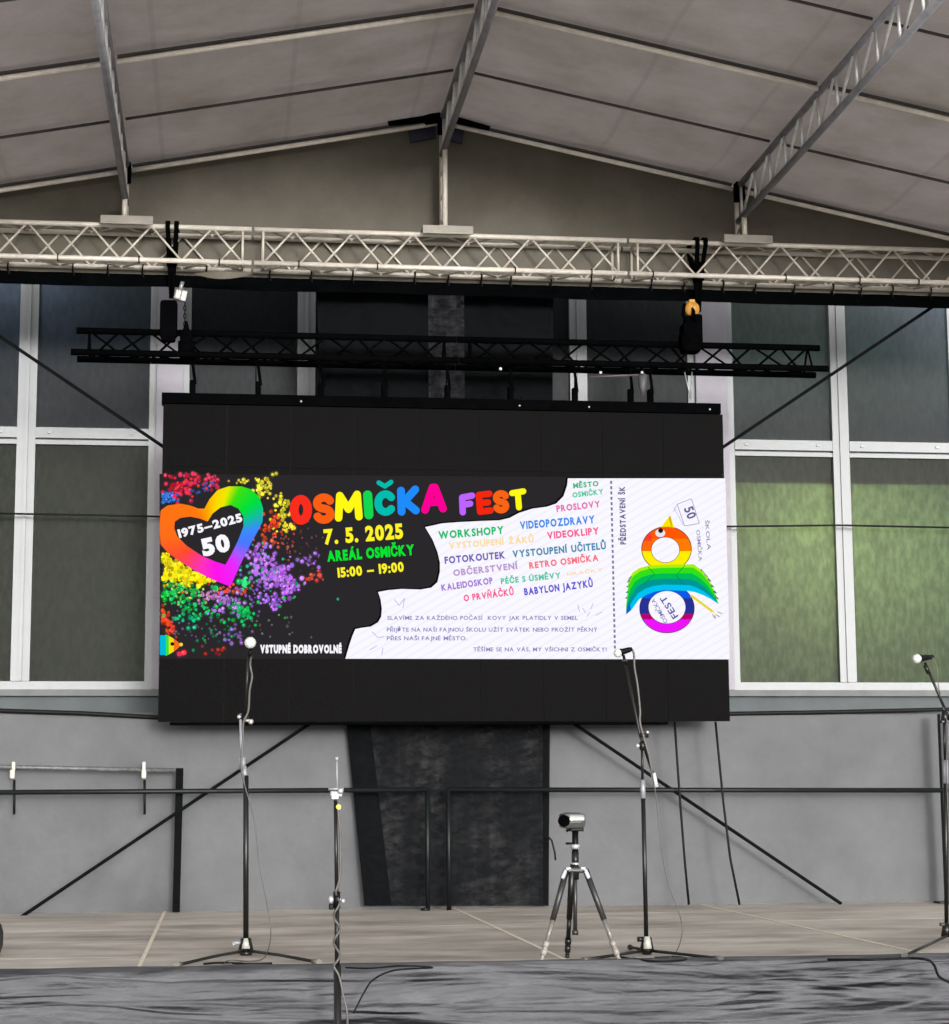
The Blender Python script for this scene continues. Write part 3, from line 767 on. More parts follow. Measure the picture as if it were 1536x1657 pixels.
def stroke(a, b, w_, c): 
    d = Vector((b[0]-a[0], b[1]-a[1])).normalized(); n = Vector((-d.y, d.x))*w_/2
    return ([(a[0]+n.x, a[1]+n.y), (b[0]+n.x, b[1]+n.y), (b[0]-n.x, b[1]-n.y), (a[0]-n.x, a[1]-n.y)], c)
def ell(cx, cy, rx, ry, n=40): return [(cx+rx*math.cos(2*math.pi*i/n), cy+ry*math.sin(2*math.pi*i/n)) for i in range(n)]
def flat_steps(name, polys, k, span=.9):
    me = bpy.data.meshes.new(name); vs, fs, cols = [], [], []
    for n_, (pts, c) in enumerate(polys):
        b0 = len(vs); kk = k+span*n_/len(polys); vs += [S(x, y, kk) for x, y in pts]; f = list(range(b0, b0+len(pts)))
        if (vs[f[1]]-vs[f[0]]).cross(vs[f[2]]-vs[f[0]]).y > 0: f = f[::-1]
        fs.append(f); cols.append(lin(c))
    me.from_pydata(vs, [], fs); ca = me.color_attributes.new('Col', 'FLOAT_COLOR', 'CORNER'); i = 0
    for f, c in zip(fs, cols):
        for _ in f: ca.data[i].color = (*c, 1); i += 1
    me.materials.append(M_pic); o = bpy.data.objects.new(name, me); COL.objects.link(o); o.parent = disp
    o['kind'] = 'stuff'; return o
def letter(paths, wd, c, k, name='letter'):
    """one rounded, hand drawn letter of the title, as strokes"""
    polys = []; 
    for pts in paths:
        wd += .8 if pts is paths[0] else 0
        for (x, y) in pts: polys.append((ell(x, y, wd/2, wd/2, 14), c))
        for p, q in zip(pts, pts[1:]): polys.append(stroke(p, q, wd, c))
    o = flat_steps(name, polys, k, .5); del o['kind']; return o
def arc(cx, cy, rx, ry, a0, a1, n=12): return [(cx+rx*math.cos(R(a0+(a1-a0)*i/n)), cy+ry*math.sin(R(a0+(a1-a0)*i/n))) for i in range(n+1)]
def ess(cx, cy, rx, ry): return arc(cx, cy-ry*.5, rx, ry*.5, -25, -265, 10)+arc(cx, cy+ry*.5, rx, ry*.5, -85, 155, 10)
letter([arc(487, 825, 11, 17, 0, 360, 24)], 13.5, RED, 3)
letter([ess(524, 823, 11, 18)], 12.5, ORA, 3)
letter([[(548, 838), (550, 802), (564, 824), (578, 800), (581, 836)]], 11.5, YEL, 3)
letter([[(595, 801), (597, 833)]], 14, GRN, 3)
letter([arc(624, 814, 12, 14.5, -40, -320, 16)], 11.5, TEA, 3); letter([[(613, 781), (623, 787), (633, 780)]], 6.5, TEA, 3, 'caron')
letter([[(649, 794), (650, 828)], [(672, 792), (655, 811), (673, 826)]], 12, BLU, 3)
letter([[(688, 825), (700, 789), (704, 789), (717, 823)], [(694, 813), (712, 812)]], 11.5, MAG, 3)
letter([[(749, 829), (748, 805), (764, 802)], [(749, 817), (761, 815)]], 9.5, PUR, 3)
letter([[(792, 799), (775, 801), (777, 828), (794, 826)], [(777, 814), (790, 813)]], 9.5, (245, 40, 15), 3)
letter([ess(811, 812, 8, 13.5)], 10, (250, 100, 20), 3)
letter([[(829, 798), (847, 795)], [(838, 798), (840, 821)]], 9, YEL, 3)
text('7. 5. 2025', (525, 880), (653, 870), 23, (255, 245, 40), 3, .05, .8)
text('AREÁL OSMIČKY', (530, 908), (671, 897), 16, (0, 235, 50), 3, .05, .9)
text('15:00 – 19:00', (547, 934), (654, 924), 15, (255, 245, 40), 3, .045, .8)
text('VSTUPNÉ DOBROVOLNÉ', (421, 1056), (553, 1056), 12, (252, 250, 255), 3, .075, .9)
# pale panel: programme
prog = [('WORKSHOPY', (710, 872), (816, 863), 12, (25, 190, 110)), ('VIDEOPOZDRAVY', (842, 856), (963, 846), 12, (60, 140, 235)),
 ('VYSTOUPENÍ ŽÁKŮ', (727, 888), (864, 877), 10, (252, 222, 165)), ('VIDEOKLIPY', (886, 872), (970, 864), 11, (250, 90, 150)),
 ('FOTOKOUTEK', (720, 912), (818, 903), 11, (120, 95, 185)), ('VYSTOUPENÍ UČITELŮ', (830, 902), (981, 888), 11, (70, 140, 180)),
 ('OBČERSTVENÍ', (734, 932), (839, 920), 10, (190, 155, 210)), ('RETRO OSMIČKA', (857, 920), (969, 907), 10, (250, 110, 130)),
 ('KALEIDOSKOP', (715, 956), (798, 944), 10, (165, 120, 215)), ('PÉČE S ÚSMĚVY', (811, 945), (908, 935), 9, (80, 200, 165)),
 ('HRAČKY', (918, 932), (976, 924), 5, (255, 222, 180)), ('O PRVŇÁČKŮ', (751, 973), (832, 962), 10, (250, 90, 150)), ('BABYLON JAZYKŮ', (849, 963), (960, 949), 11, (95, 80, 210)),
 ('MĚSTO', (928, 790), (969, 786), 8, (70, 180, 130)), ('OSMIČKY', (927, 805), (977, 799), 8, (80, 200, 160)), ('PROSLOVY', (901, 828), (972, 820), 10, (230, 110, 180))]
for s_, a, b, h_, c in prog: text(s_, a, b, h_, c, 3, .045, 1.3)
INK = (135, 130, 190)
text('SLAVÍME ZA KAŽDÉHO POČASÍ  KOVY JAK PLATIDLY V SEMEL', (627, 1003), (935, 1003), 6.5, INK, 3, .02, 1.2)
text('PŘIJĎTE NA NAŠI FAJNOU ŠKOLU UŽÍT SVÁTEK NEBO PROŽÍT PĚKNÝ', (626, 1022), (967, 1022), 6.5, INK, 3, .02, 1.2)
text('PŘES NAŠI FAJNÉ MĚSTO.', (626, 1036), (756, 1036), 6.5, INK, 3, .02, 1.2)
text('TĚŠÍME SE NA VÁS, MY VŠICHNI Z OSMIČKY!', (766, 1054), (982, 1054), 6.5, INK, 3, .02, 1.2)
# tear-off line and the sideways lettering
dots = []
y = 778
while y < 1052:
    x = 989+(y-778)*.023
    dots.append(([(x-1.6, y), (x+1.6, y), (x+1.8, y+5), (x-1.4, y+5)], (125, 118, 160))); y += 8.6
flat('dashed_line', dots, 3)
text('PŘEDSTAVENÍ ŠK', (1013, 881), (1011, 787), 9, (112, 102, 150), 3, .045, 1.3)
text('OSMIČKA', (1127, 858), (1131, 908), 6, (140, 130, 175), 3, .01); text('ŠKOLA', (1141, 842), (1145, 890), 6, (140, 130, 175), 3, .01)
# scribbled rays near the corners of the panel
pale = (190, 188, 235)
flat('scribble', [stroke(a, b, 1.3, pale) for a, b in (((638, 970), (646, 980)), ((646, 980), (655, 968)), ((655, 968), (652, 984)), ((602, 1022), (612, 1032)), ((598, 1052), (610, 1045)), ((620, 1048), (618, 1060)), ((612, 1032), (622, 1030)),
    ((935, 978), (938, 990)), ((948, 992), (943, 984)), ((960, 976), (956, 986)), ((964, 996), (975, 990)), ((955, 990), (950, 998)))], 3)
# envelope-like card with a numeral
A4 = [(1096, 816), (1119, 807), (1132, 847), (1108, 851)]
flat('card_outline', [stroke(A4[i], A4[(i+1) % 4], 1.2, (165, 160, 200)) for i in range(4)]+[stroke((1090, 820), (1106, 850), 1, pale), stroke((1096, 816), (1090, 828), 1.2, pale)], 3)
text('50', (1107, 823), (1114, 841), 15, (105, 98, 150), 3, .03)
# ---- ring, wing and beak of the bird emblem
def ring(cxo, cyo, rxo, ryo, cxi, cyi, rxi, ryi, colf, n=120, m=8):
    out = []
    for i in range(n):
        for j in range(m):
            q = []
            for (ii, jj) in ((i, j), (i+1, j), (i+1, j+1), (i, j+1)):
                a = 2*math.pi*ii/n; t = jj/m; ca, sa = math.cos(a), math.sin(a)
                xo, yo = cxo+rxo*ca, cyo+ryo*sa; xi, yi = cxi+rxi*ca, cyi+ryi*sa
                q.append((xi+(xo-xi)*t, yi+(yo-yi)*t))
            mx_ = sum(p[0] for p in q)/4; my_ = sum(p[1] for p in q)/4
            out.append((q, colf(mx_, my_)))
    return out
def headc(x, y):
    if y > 892: return (255, 240, 0)
    if x < 1052 + (y-855)*.2: return (255, 60, 40) if y < 875 else (255, 105, 15)
    return (255, 88, 5) if y < 872 else (255, 125, 0)
def lowc(x, y):
    if y < 968: return (10, 90, 235)
    if y < 993+abs(x-1080)*.02: return (40, 50, 150)
    if y < 1002: return (190, 0, 110)
    return (238, 20, 250)
flat('emblem_ring', ring(1078.8, 888, 40.8, 36.5, 1077, 889.8, 22.5, 20.2, lambda x, y: (90, 40, 20)), 3)
flat('emblem_ring', ring(1078.8, 888, 39.6, 35.3, 1077, 889.8, 23.4, 21, headc), 4)
flat('emblem_ring', ring(1079.5, 984.5, 44.7, 40.2, 1079.6, 982.7, 29.8, 26.2, lambda x, y: (60, 30, 70)), 3)
flat('emblem_ring', ring(1079.5, 984.5, 43.5, 39.0, 1079.6, 982.7, 30.8, 27, lowc), 4)
o_ = lambda pts: [(980+x/5.524, 770+y/5.524) for x, y in pts]
topc = o_([(185, 1150), (205, 940), (240, 868), (300, 825), (380, 803), (500, 795), (640, 792), (790, 790), (870, 850), (930, 930), (980, 1040), (1010, 1145)])
botc = o_([(185, 1240), (235, 1195), (300, 1105), (370, 1062), (440, 1035), (520, 1022), (640, 1025), (740, 1030), (800, 1040), (870, 1065), (940, 1100), (1010, 1146)])
def along(c, t):
    f_ = t*(len(c)-1); i = min(int(f_), len(c)-2); u = f_-i
    return (c[i][0]*(1-u)+c[i+1][0]*u, c[i][1]*(1-u)+c[i+1][1]*u)
wing = []; NW = 66; bands = [(0, .12, (170, 240, 20)), (.12, .34, (50, 225, 25)), (.34, .55, (0, 190, 85)), (.55, .78, (0, 150, 150)), (.78, 1, (0, 195, 240))]
for i in range(NW):
    for (v0, v1, c) in bands:
        q = []
        for t, v in ((i/NW, v0), ((i+1)/NW, v0), ((i+1)/NW, v1), (i/NW, v1)):
            a, b = along(topc, t), along(botc, t); q.append((a[0]*(1-v)+b[0]*v, a[1]*(1-v)+b[1]*v))
        wing.append((q, (0, 110, 200) if i < 5 and v0 > .5 else c))
for k_ in range(6):
    a = along(topc, .72+k_*.045); wing.append(([(a[0]-2, a[1]-3), (a[0]+4.5, a[1]+4), (a[0]-2, a[1]+3)], (60, 90, 110)))
    a = along(topc, .03+k_*.022); wing.append(([(a[0]+2, a[1]-2), (a[0]-3.5, a[1]+3), (a[0]+2, a[1]+3)], (20, 90, 120)))
flat('emblem_wing', wing, 5)
flat('emblem_wing_folds', [stroke(*o_([(380, 815), (440, 880)]), 1, (0, 150, 30)), stroke(*o_([(710, 800), (640, 880)]), 1, (0, 150, 30)), stroke(*o_([(430, 885), (340, 975)]), 1, (0, 120, 100)), stroke(*o_([(630, 885), (690, 965)]), 1, (0, 120, 100))], 6)
flat('emblem_beak', [(o_([(495, 460), (578, 350), (618, 468)]), (255, 230, 0)), (o_([(566, 372), (580, 355), (600, 462), (588, 462)]), (190, 165, 10))], 3)
flat('emblem_eye', [(ell(1068.7, 862.5, 8, 6.5), (235, 230, 240)), ], 5); flat('emblem_pupil', [(ell(1069.3, 858.5, 4, 4), (25, 20, 25))], 6)
leg = [stroke(*o_([(765, 1070), (960, 1215)]), 4, (235, 215, 40)), stroke(*o_([(940, 1190), (995, 1250)]), 1.1, (245, 225, 20))]+[stroke(*o_([a, b]), 1.6, (170, 165, 175)) for a, b in (((1000, 1215), (1045, 1232)), ((990, 1240), (1020, 1262)), ((975, 1245), (985, 1275)), ((955, 1235), (975, 1272)))]
flat('emblem_leg', leg, 5)
text('FEST', (1098, 997), (1076, 963), 10.5, (95, 90, 165), 5, .02); text('OSMIČKA', (1081, 1006), (1059, 968), 7, (110, 105, 175), 5, .005)
# ---- rainbow heart
outer = [(331, 823), (339, 808), (352, 793), (370, 787), (391, 787), (407, 792), (420, 805), (426, 823), (425, 844), (417, 860), (407, 878), (396, 899), (386, 920), (378, 938), (373, 949), (365, 946), (344, 938), (318, 925), (292, 909), (271, 894), (260, 881), (258.5, 865), (258.5, 844), (260, 826), (271, 818), (292, 815), (308, 818), (321, 823)]
inner = [(336, 844), (344, 831), (357, 821), (373, 817), (386, 823), (394, 836), (394, 852), (386, 873), (375, 896), (365, 914), (349, 909), (326, 899), (302, 883), (287, 868), (282, 855), (283, 844), (292, 838), (308, 836), (323, 839)]
HC = (345, 868)
def rayhit(poly, a):
    dx, dy = math.cos(a), math.sin(a); best = None
    for (x0, y0), (x1, y1) in zip(poly, poly[1:]+poly[:1]):
        ex, ey = x1-x0, y1-y0; den = dx*ey-dy*ex
        if abs(den) < 1e-9: continue
        t = ((x0-HC[0])*ey-(y0-HC[1])*ex)/den; u = ((x0-HC[0])*dy-(y0-HC[1])*dx)/den
        if t > 0 and -1e-6 <= u <= 1+1e-6 and (best is None or t > best): best = t
    return (HC[0]+dx*best, HC[1]+dy*best)
stops = [(-180, (255, 110, 25)), (-125, (255, 120, 15)), (-105, (255, 165, 0)), (-85, (255, 215, 0)), (-72, (235, 235, 0)), (-60, (60, 225, 20)), (-40, (0, 225, 60)), (-25, (20, 190, 160)), (-10, (60, 140, 255)), (12, (75, 120, 255)), (35, (170, 90, 255)), (55, (235, 40, 255)), (85, (255, 20, 235)), (110, (255, 50, 190)), (130, (255, 60, 130)), (150, (255, 75, 50)), (180, (255, 110, 25))]
def hc(a):
    a = math.degrees(a); a = (a+180) % 360-180
    for (a0, c0), (a1, c1) in zip(stops, stops[1:]):
        if a0 <= a <= a1:
            u = (a-a0)/(a1-a0); return tuple(c0[i]*(1-u)+c1[i]*u for i in range(3))
    return stops[0][1]
N = 240; hp = []
for i in range(N):
    a, b = -math.pi+2*math.pi*i/N, -math.pi+2*math.pi*(i+1)/N
    hp.append(([rayhit(outer, a), rayhit(outer, b), rayhit(inner, b), rayhit(inner, a)], hc((a+b)/2)))
flat('heart', hp, 4)
text('1975–2025', (290, 870), (393, 843), 13, (250, 250, 255), 5, .05, .8); text('50', (329, 899), (374, 889), 26, (250, 250, 255), 5, .06, .8)
# ---- confetti round the heart: far past counting, one part
def inside(poly, x, y):
    c = False
    for (x0, y0), (x1, y1) in zip(poly, poly[1:]+poly[:1]):
        if (y0 > y) != (y1 > y) and x < (x1-x0)*(y-y0)/(y1-y0)+x0: c = not c
    return c
cl = [((290, 788), 26, 16, 46, (225, 40, 70), 3.2), ((335, 775), 25, 8, 16, (215, 50, 80), 3), ((345, 788), 12, 10, 10, (200, 60, 90), 2.6), ((272, 805), 14, 9, 22, (50, 110, 205), 3), ((325, 790), 22, 12, 12, (60, 90, 170), 2.4),
 ((425, 790), 12, 16, 30, (235, 225, 60), 3), ((455, 825), 14, 22, 34, (245, 225, 50), 3), ((470, 853), 8, 6, 8, (250, 215, 50), 3), ((445, 848), 18, 14, 26, (225, 65, 35), 2.8), ((392, 778), 12, 5, 8, (230, 215, 60), 2.6),
 ((285, 925), 26, 16, 120, (245, 225, 20), 3.4), ((315, 935), 20, 9, 60, (250, 225, 20), 4), ((268, 905), 8, 10, 30, (240, 225, 20), 3),
 ((290, 958), 30, 14, 50, (30, 195, 80), 3), ((265, 965), 8, 10, 14, (30, 210, 60), 3.4), ((320, 985), 40, 16, 44, (20, 185, 90), 2.6), ((395, 990), 18, 14, 34, (20, 190, 90), 3), ((300, 1000), 20, 10, 14, (15, 190, 120), 3), ((300, 960), 26, 16, 22, (160, 190, 80), 2.2),
 ((440, 930), 28, 22, 80, (180, 110, 240), 3.3), ((465, 945), 16, 16, 36, (185, 110, 250), 3.4), ((420, 895), 22, 16, 36, (175, 110, 235), 3), ((440, 975), 16, 10, 26, (165, 100, 225), 3), ((370, 975), 30, 16, 34, (170, 120, 225), 3), ((405, 955), 40, 30, 34, (120, 80, 170), 2.2),
 ((345, 965), 24, 14, 30, (190, 120, 180), 2.4), ((395, 945), 8, 6, 8, (60, 230, 130), 4.2), ((345, 952), 5, 4, 4, (60, 225, 120), 5), ((440, 870), 26, 14, 24, (215, 75, 60), 2.6), ((380, 955), 30, 8, 18, (235, 80, 60), 2.8), ((420, 920), 30, 30, 28, (50, 150, 130), 2.4),
 ((265, 1000), 7, 12, 34, (235, 70, 30), 3), ((275, 1020), 8, 8, 14, (235, 60, 30), 3), ((510, 935), 14, 8, 9, (200, 70, 60), 3), ((500, 905), 14, 14, 9, (165, 110, 220), 3), ((470, 880), 25, 20, 20, (140, 70, 65), 2), ((505, 900), 20, 40, 14, (110, 70, 70), 1.8),
 ((350, 1020), 40, 22, 26, (30, 130, 80), 2.4), ((380, 1030), 26, 14, 14, (140, 100, 190), 2.8), ((330, 1010), 60, 22, 20, (110, 90, 130), 2), ((430, 1015), 50, 20, 14, (100, 100, 100), 2), ((345, 1052), 22, 6, 6, (200, 50, 50), 3), ((295, 1058), 5, 4, 3, (230, 50, 70), 4), ((470, 960), 45, 35, 10, (40, 160, 90), 2.8)]
cf = []; halo = []
for (cx, cy), sx_, sy_, n, c, r_ in cl:
    for _ in range(int(n*1.45)):
        x, y = random.gauss(cx, sx_*.62), random.gauss(cy, sy_*.62)
        rr = r_*random.uniform(.55, 1.15)
        if x < 260+rr or y < 765 or y > 1064 or inside(outer, x, y) and not (cy > 900): continue
        k_ = random.uniform(.7, 1.2); c2 = tuple(min(255, v*k_+random.uniform(-14, 14)) if v*k_ > 0 else 0 for v in c); c2 = tuple(max(0, v) for v in c2)
        if rr > 2.2: halo.append((ell(x, y, rr*1.7, rr*1.7, 10), tuple(41+(v-41)*.15 for v in c2)))
        cf.append((ell(x, y, rr, rr*random.uniform(.85, 1.25), 8), c2))
        if rr > 2.4: cf.append((ell(x-.2*rr, y-.2*rr, rr*.4, rr*.4, 6), tuple(min(255, v*1.25+30) for v in c2)))
random.shuffle(cf); cf = halo+cf
# each disc on its own hair-thin step so that none share a plane
flat_steps('confetti', cf, 2.05)
# ---- small bird head at the lower left
bh = []
for i in range(40):
    x0, x1 = 258.8+i*.8, 258.8+(i+1)*.8
    def hh(x):
        u = (x-258.8)/32; return 16 if u < .3 else (16*(1-(u-.3)/.7)**.7+1.5)
    c = (0, 185, 220) if i < 12 else ((60, 225, 60) if i < 18 else ((240, 225, 20) if i < 28 else (250, 110, 30)))
    bh.append(([(x0, 1044-hh(x0)), (x1, 1044-hh(x1)), (x1, 1044+hh(x1)), (x0, 1044+hh(x0))], c))
flat('small_emblem', bh, 5); flat('small_emblem_eye', [(ell(279, 1042, 3.2, 3), (30, 20, 20)), (ell(293, 1043, 3, 3), (250, 215, 60))], 6)

# ================================================================== bracing straps, rails, cables
def diag(pa, pb, label):
    bm = B(); strip(bm, P(*pa, 15.52), P(*pb, 15.52), .027, .006); tag(obj('bracing_strap', bm, M_flat), label, 'bracing strap', 'crossed bracing straps behind the screen')
diag((-330, 322), (1362, 1463), 'dark bracing strap running from upper left down to the right deck')
diag((1800, 302), (34, 1484), 'dark bracing strap running from upper right down to the left deck')

YR = 15.46
rl = thing('railing', 'black tubular safety rail left of the gap at the back of the stage', 'railing', P(340, 1470, YR), 'safety rails at the back of the stage')
bm = B(); tube(bm, [P(-260, 1284, YR), P(691, 1278, YR)], .020, 10); obj('top_rail', bm, M_railm, rl)
zf = 1.0
for px in (692,):
    x = P(px, 1290, YR).x; bm = B(); tube(bm, [(x, YR, zf), (x, YR, P(692, 1276, YR).z)], .019, 10); tube(bm, [(x-.02, YR, zf), (x-.02, YR, zf+.02)], .035, 8); obj('post', bm, M_railm, rl)
bm = B(); x = P(-250, 1290, YR).x; tube(bm, [(x, YR, zf), (x, YR, P(-250, 1284, YR).z)], .019, 10); obj('post', bm, M_railm, rl)
rr_ = thing('railing', 'black tubular safety rail right of the gap at the back of the stage', 'railing', P(1100, 1465, YR), 'safety rails at the back of the stage')
bm = B(); tube(bm, [P(726, 1278, YR), P(1534, 1279, YR)], .020, 10); obj('top_rail', bm, M_railm, rr_)
x = P(726, 1290, YR).x; bm = B(); tube(bm, [(x, YR, zf), (x, YR, P(726, 1276, YR).z)], .019, 10); obj('post', bm, M_railm, rr_)
pst = thing('steel_post', 'thick black upright post with base plate at the right end of the rail', 'post', P(1532, 1461, YR+.05))
pz0 = P(1534, 1155, YR).z; bm = B(); pp = P(1532, 1400, YR+.05); box(bm, (pp.x+.012, YR+.05, (zf+pz0)/2), (.062, .062, pz0-zf), None, .004); obj('upright', bm, M_railm, pst)
bm = B(); box(bm, (pp.x-.01, YR+.05, zf+.008), (.17, .15, .014), None, .002); obj('base_plate', bm, M_railm, pst)

YR2 = 15.60
r2 = thing('side_frame', 'low dark frame with square post behind the left rail, clips hanging on it', 'frame', P(286, 1475, YR2))
bm = B(); tube(bm, [P(-200, 1237, YR2), P(292, 1247, YR2)], .017, 8); obj('top_rail', bm, mat('worn_rail', (.07, .075, .075), .5, var=.6, scale=30), r2)
bm = B(); strip(bm, P(291, 1243, YR2), P(285, 1476, YR2), .056, .05, Vector((0, 1, 0))); obj('post', bm, M_flat, r2)
for px, lab in ((22, 'pale plastic clip hanging on the side frame near the photo edge'), (233, 'pale plastic clip hanging on the side frame near its square post')):
    t = thing('hanging_clip', lab, 'clip', P(px, 1250, YR2), 'pale clips on the side frame')
    bm = B(); c = P(px, 1240, YR2-.025); box(bm, c, (.028, .03, .07), None, .008); box(bm, c+Vector((-.008 if px < 100 else .0, 0, -.06)), (.038, .025, .07), None, .01); obj('clip_body', bm, M_whitepl, t)
    bm = B(); tube(bm, [P(px+1, 1262, YR2-.02), P(px+1, 1318, YR2-.02)], .010, 8); obj('pin', bm, M_railm, t)

for pts, lab in ((((1092, 1168), (1096, 1230), (1101, 1300), (1108, 1390), (1115, 1464)), 'black cable hanging from the screen to the deck, nearer the microphone stand'),
                 (((1158, 1168), (1164, 1230), (1171, 1300), (1182, 1390), (1197, 1464)), 'black cable hanging from the screen to the deck, at its right corner')):
    bm = B(); tube(bm, [P(x, y, 15.36) for x, y in pts], .0095, 8)
    tag(obj('hanging_cable', bm, M_cable), lab, 'cable', 'cables hanging from the screen')
bm = B(); tube(bm, [P(x, y, 15.55) for x, y in ((885, 1352), (893, 1360), (898, 1380), (899, 1392))], .008, 6)
tag(obj('cord_loop', bm, M_cable), 'short black cord hanging off the right edge of the gauze curtain', 'cord')

# ================================================================== stands
def knob(bm, c, r, d=Vector((1, 0, 0)), l=.03): tube(bm, [Vector(c)-d*l/2, Vector(c)+d*l/2], r, 10)
def lerp(a, b, t): return a*(1-t)+b*t
def capsule_mic(t, tip, tail, r=.026):
    """handheld microphone: grille ball at tip, tapered body to tail"""
    tip, tail = Vector(tip), Vector(tail); d = (tail-tip).normalized()
    bm = B(); ball(bm, tip, r, (1, 1, 1), 16); obj('grille', bm, M_grille, t)
    bm = B(); tube(bm, [tip+d*r*.75, tip+d*r*1.3, tip+d*.07, tail], [r*.92, r*.72, r*.62, r*.42], 12); obj('mic_body', bm, M_blackplastic, t)

# --- stand 1: upright boom, microphone facing the audience
def stand_one():
    base = FL(398, 1546); Y = base.y; t = thing('microphone_stand', 'black microphone stand with upright boom, left of the low rod stand', 'microphone stand', base, 'microphone stands')
    Q = lambda x, y, dy=0: P(x, y, Y+dy)
    hub = Q(398, 1538)
    for (fx, fy) in ((286, 1562), (514, 1557)):
        f_ = FL(fx, fy, 1.015); bm = B(); tube(bm, [hub, lerp(hub, f_, .5)+Vector((0, 0, .004)), f_], .0085, 8); l = obj('leg', bm, M_standm, t)
        bm = B(); d = (f_-hub).normalized(); tube(bm, [f_-d*.05, f_+d*.02], [.012, .016], 10); obj('foot', bm, mat('foot_rubber', (.12, .11, .09), .6, var=.2), l)
    f_ = Vector((hub.x+.02, Y+.36, 1.015)); bm = B(); tube(bm, [hub, f_], .0085, 8); l = obj('leg', bm, M_standm, t)
    bm = B(); tube(bm, [f_-Vector((0, .05, 0)), f_+Vector((0, .02, 0))], [.012, .016], 10); obj('foot', bm, M_standm, l)
    bm = B(); tube(bm, [Q(398, 1552), Q(398, 1546), Q(398, 1540)], [.012, .03, .042], 12); tube(bm, [Q(398, 1540), Q(398, 1518)], [.045, .028], 12); obj('hub', bm, M_standm, t)
    bm = B(); tube(bm, [Q(398, 1536, -.022), Q(398, 1519, -.012)], [.026, .018], 12); obj('hub_collar', bm, M_whitepl, t)
    bm = B(); knob(bm, Q(383, 1526), .012, l=.05); ball(bm, Q(378, 1528), .013); obj('knob', bm, M_alu_dull, t)
    bm = B(); tube(bm, [Q(398, 1520), Q(398, 1255)], .0155, 12); obj('pole', bm, M_standm, t)
    bm = B(); tube(bm, [Q(392, 1245), Q(392, 1226)], .019, 12); tube(bm, [Q(397, 1262), Q(395, 1240)], .014, 10); obj('clutch', bm, M_alu_dull, t)
    bm = B(); tube(bm, [Q(392, 1245), Q(389, 1155)], .0085, 10); obj('inner_pole', bm, M_alu_dull, t)
    bm = B(); ball(bm, Q(397, 1163), .022); knob(bm, Q(388, 1160), .016); obj('boom_joint', bm, M_standm, t)
    bm = B(); ball(bm, Q(406, 1168, -.03), .015); knob(bm, Q(402, 1166, -.02), .008, l=.05); ball(bm, Q(387, 1160, -.03), .012); obj('knob', bm, M_chrome, t)
    bm = B(); tube(bm, [Q(397, 1163), Q(402, 1055, -.05)], .0075, 10); obj('boom', bm, M_standm, t)
    bm = B(); tube(bm, [Q(404, 1062, -.06), Q(407, 1048, -.05)], .012, 8); obj('mic_clip', bm, M_blackplastic, t)
    m = thing('microphone', 'microphone with pale grille facing the audience on the left stand', 'microphone', Q(405, 1040, -.1), 'microphones')
    capsule_mic(m, Q(405, 1040, -.11), Q(406, 1036, .08), .033)
    bm = B(); pts = [Q(408, 1050, .0), Q(405, 1075, -.07), Q(408, 1095, -.07), Q(404, 1118, -.06), Q(402, 1150, -.04), Q(394, 1170, -.03), Q(393, 1200, -.02), Q(391, 1240, -.03), Q(396, 1270, -.02), Q(412, 1330), Q(420, 1400), Q(430, 1450), Q(438, 1500), Q(436, 1530, -.1), FL(425, 1552, 1.01), FL(395, 1556, 1.01), FL(365, 1560, 1.012), FL(372, 1554, 1.012), FL(405, 1556, 1.012)]
    q_ = smooth(pts); tube(bm, q_, [.0062 if i < 48 else .0032 for i in range(len(q_))], 7); tag(obj('microphone_cable', bm, M_cablegrey), 'grey cable looping from the left microphone down to the deck', 'cable')
def smooth(pts, k=6):
    pts = [Vector(p) for p in pts]; q = [pts[0]]+pts+[pts[-1]]; out = []
    for i in range(1, len(q)-2):
        for j in range(k):
            t = j/k; a, b, c, d = q[i-1], q[i], q[i+1], q[i+2]
            out.append(.5*((2*b)+(-a+c)*t+(2*a-5*b+4*c-d)*t*t+(-a+3*b-3*c+d)*t**3))
    return out+[pts[-1]]
stand_one()

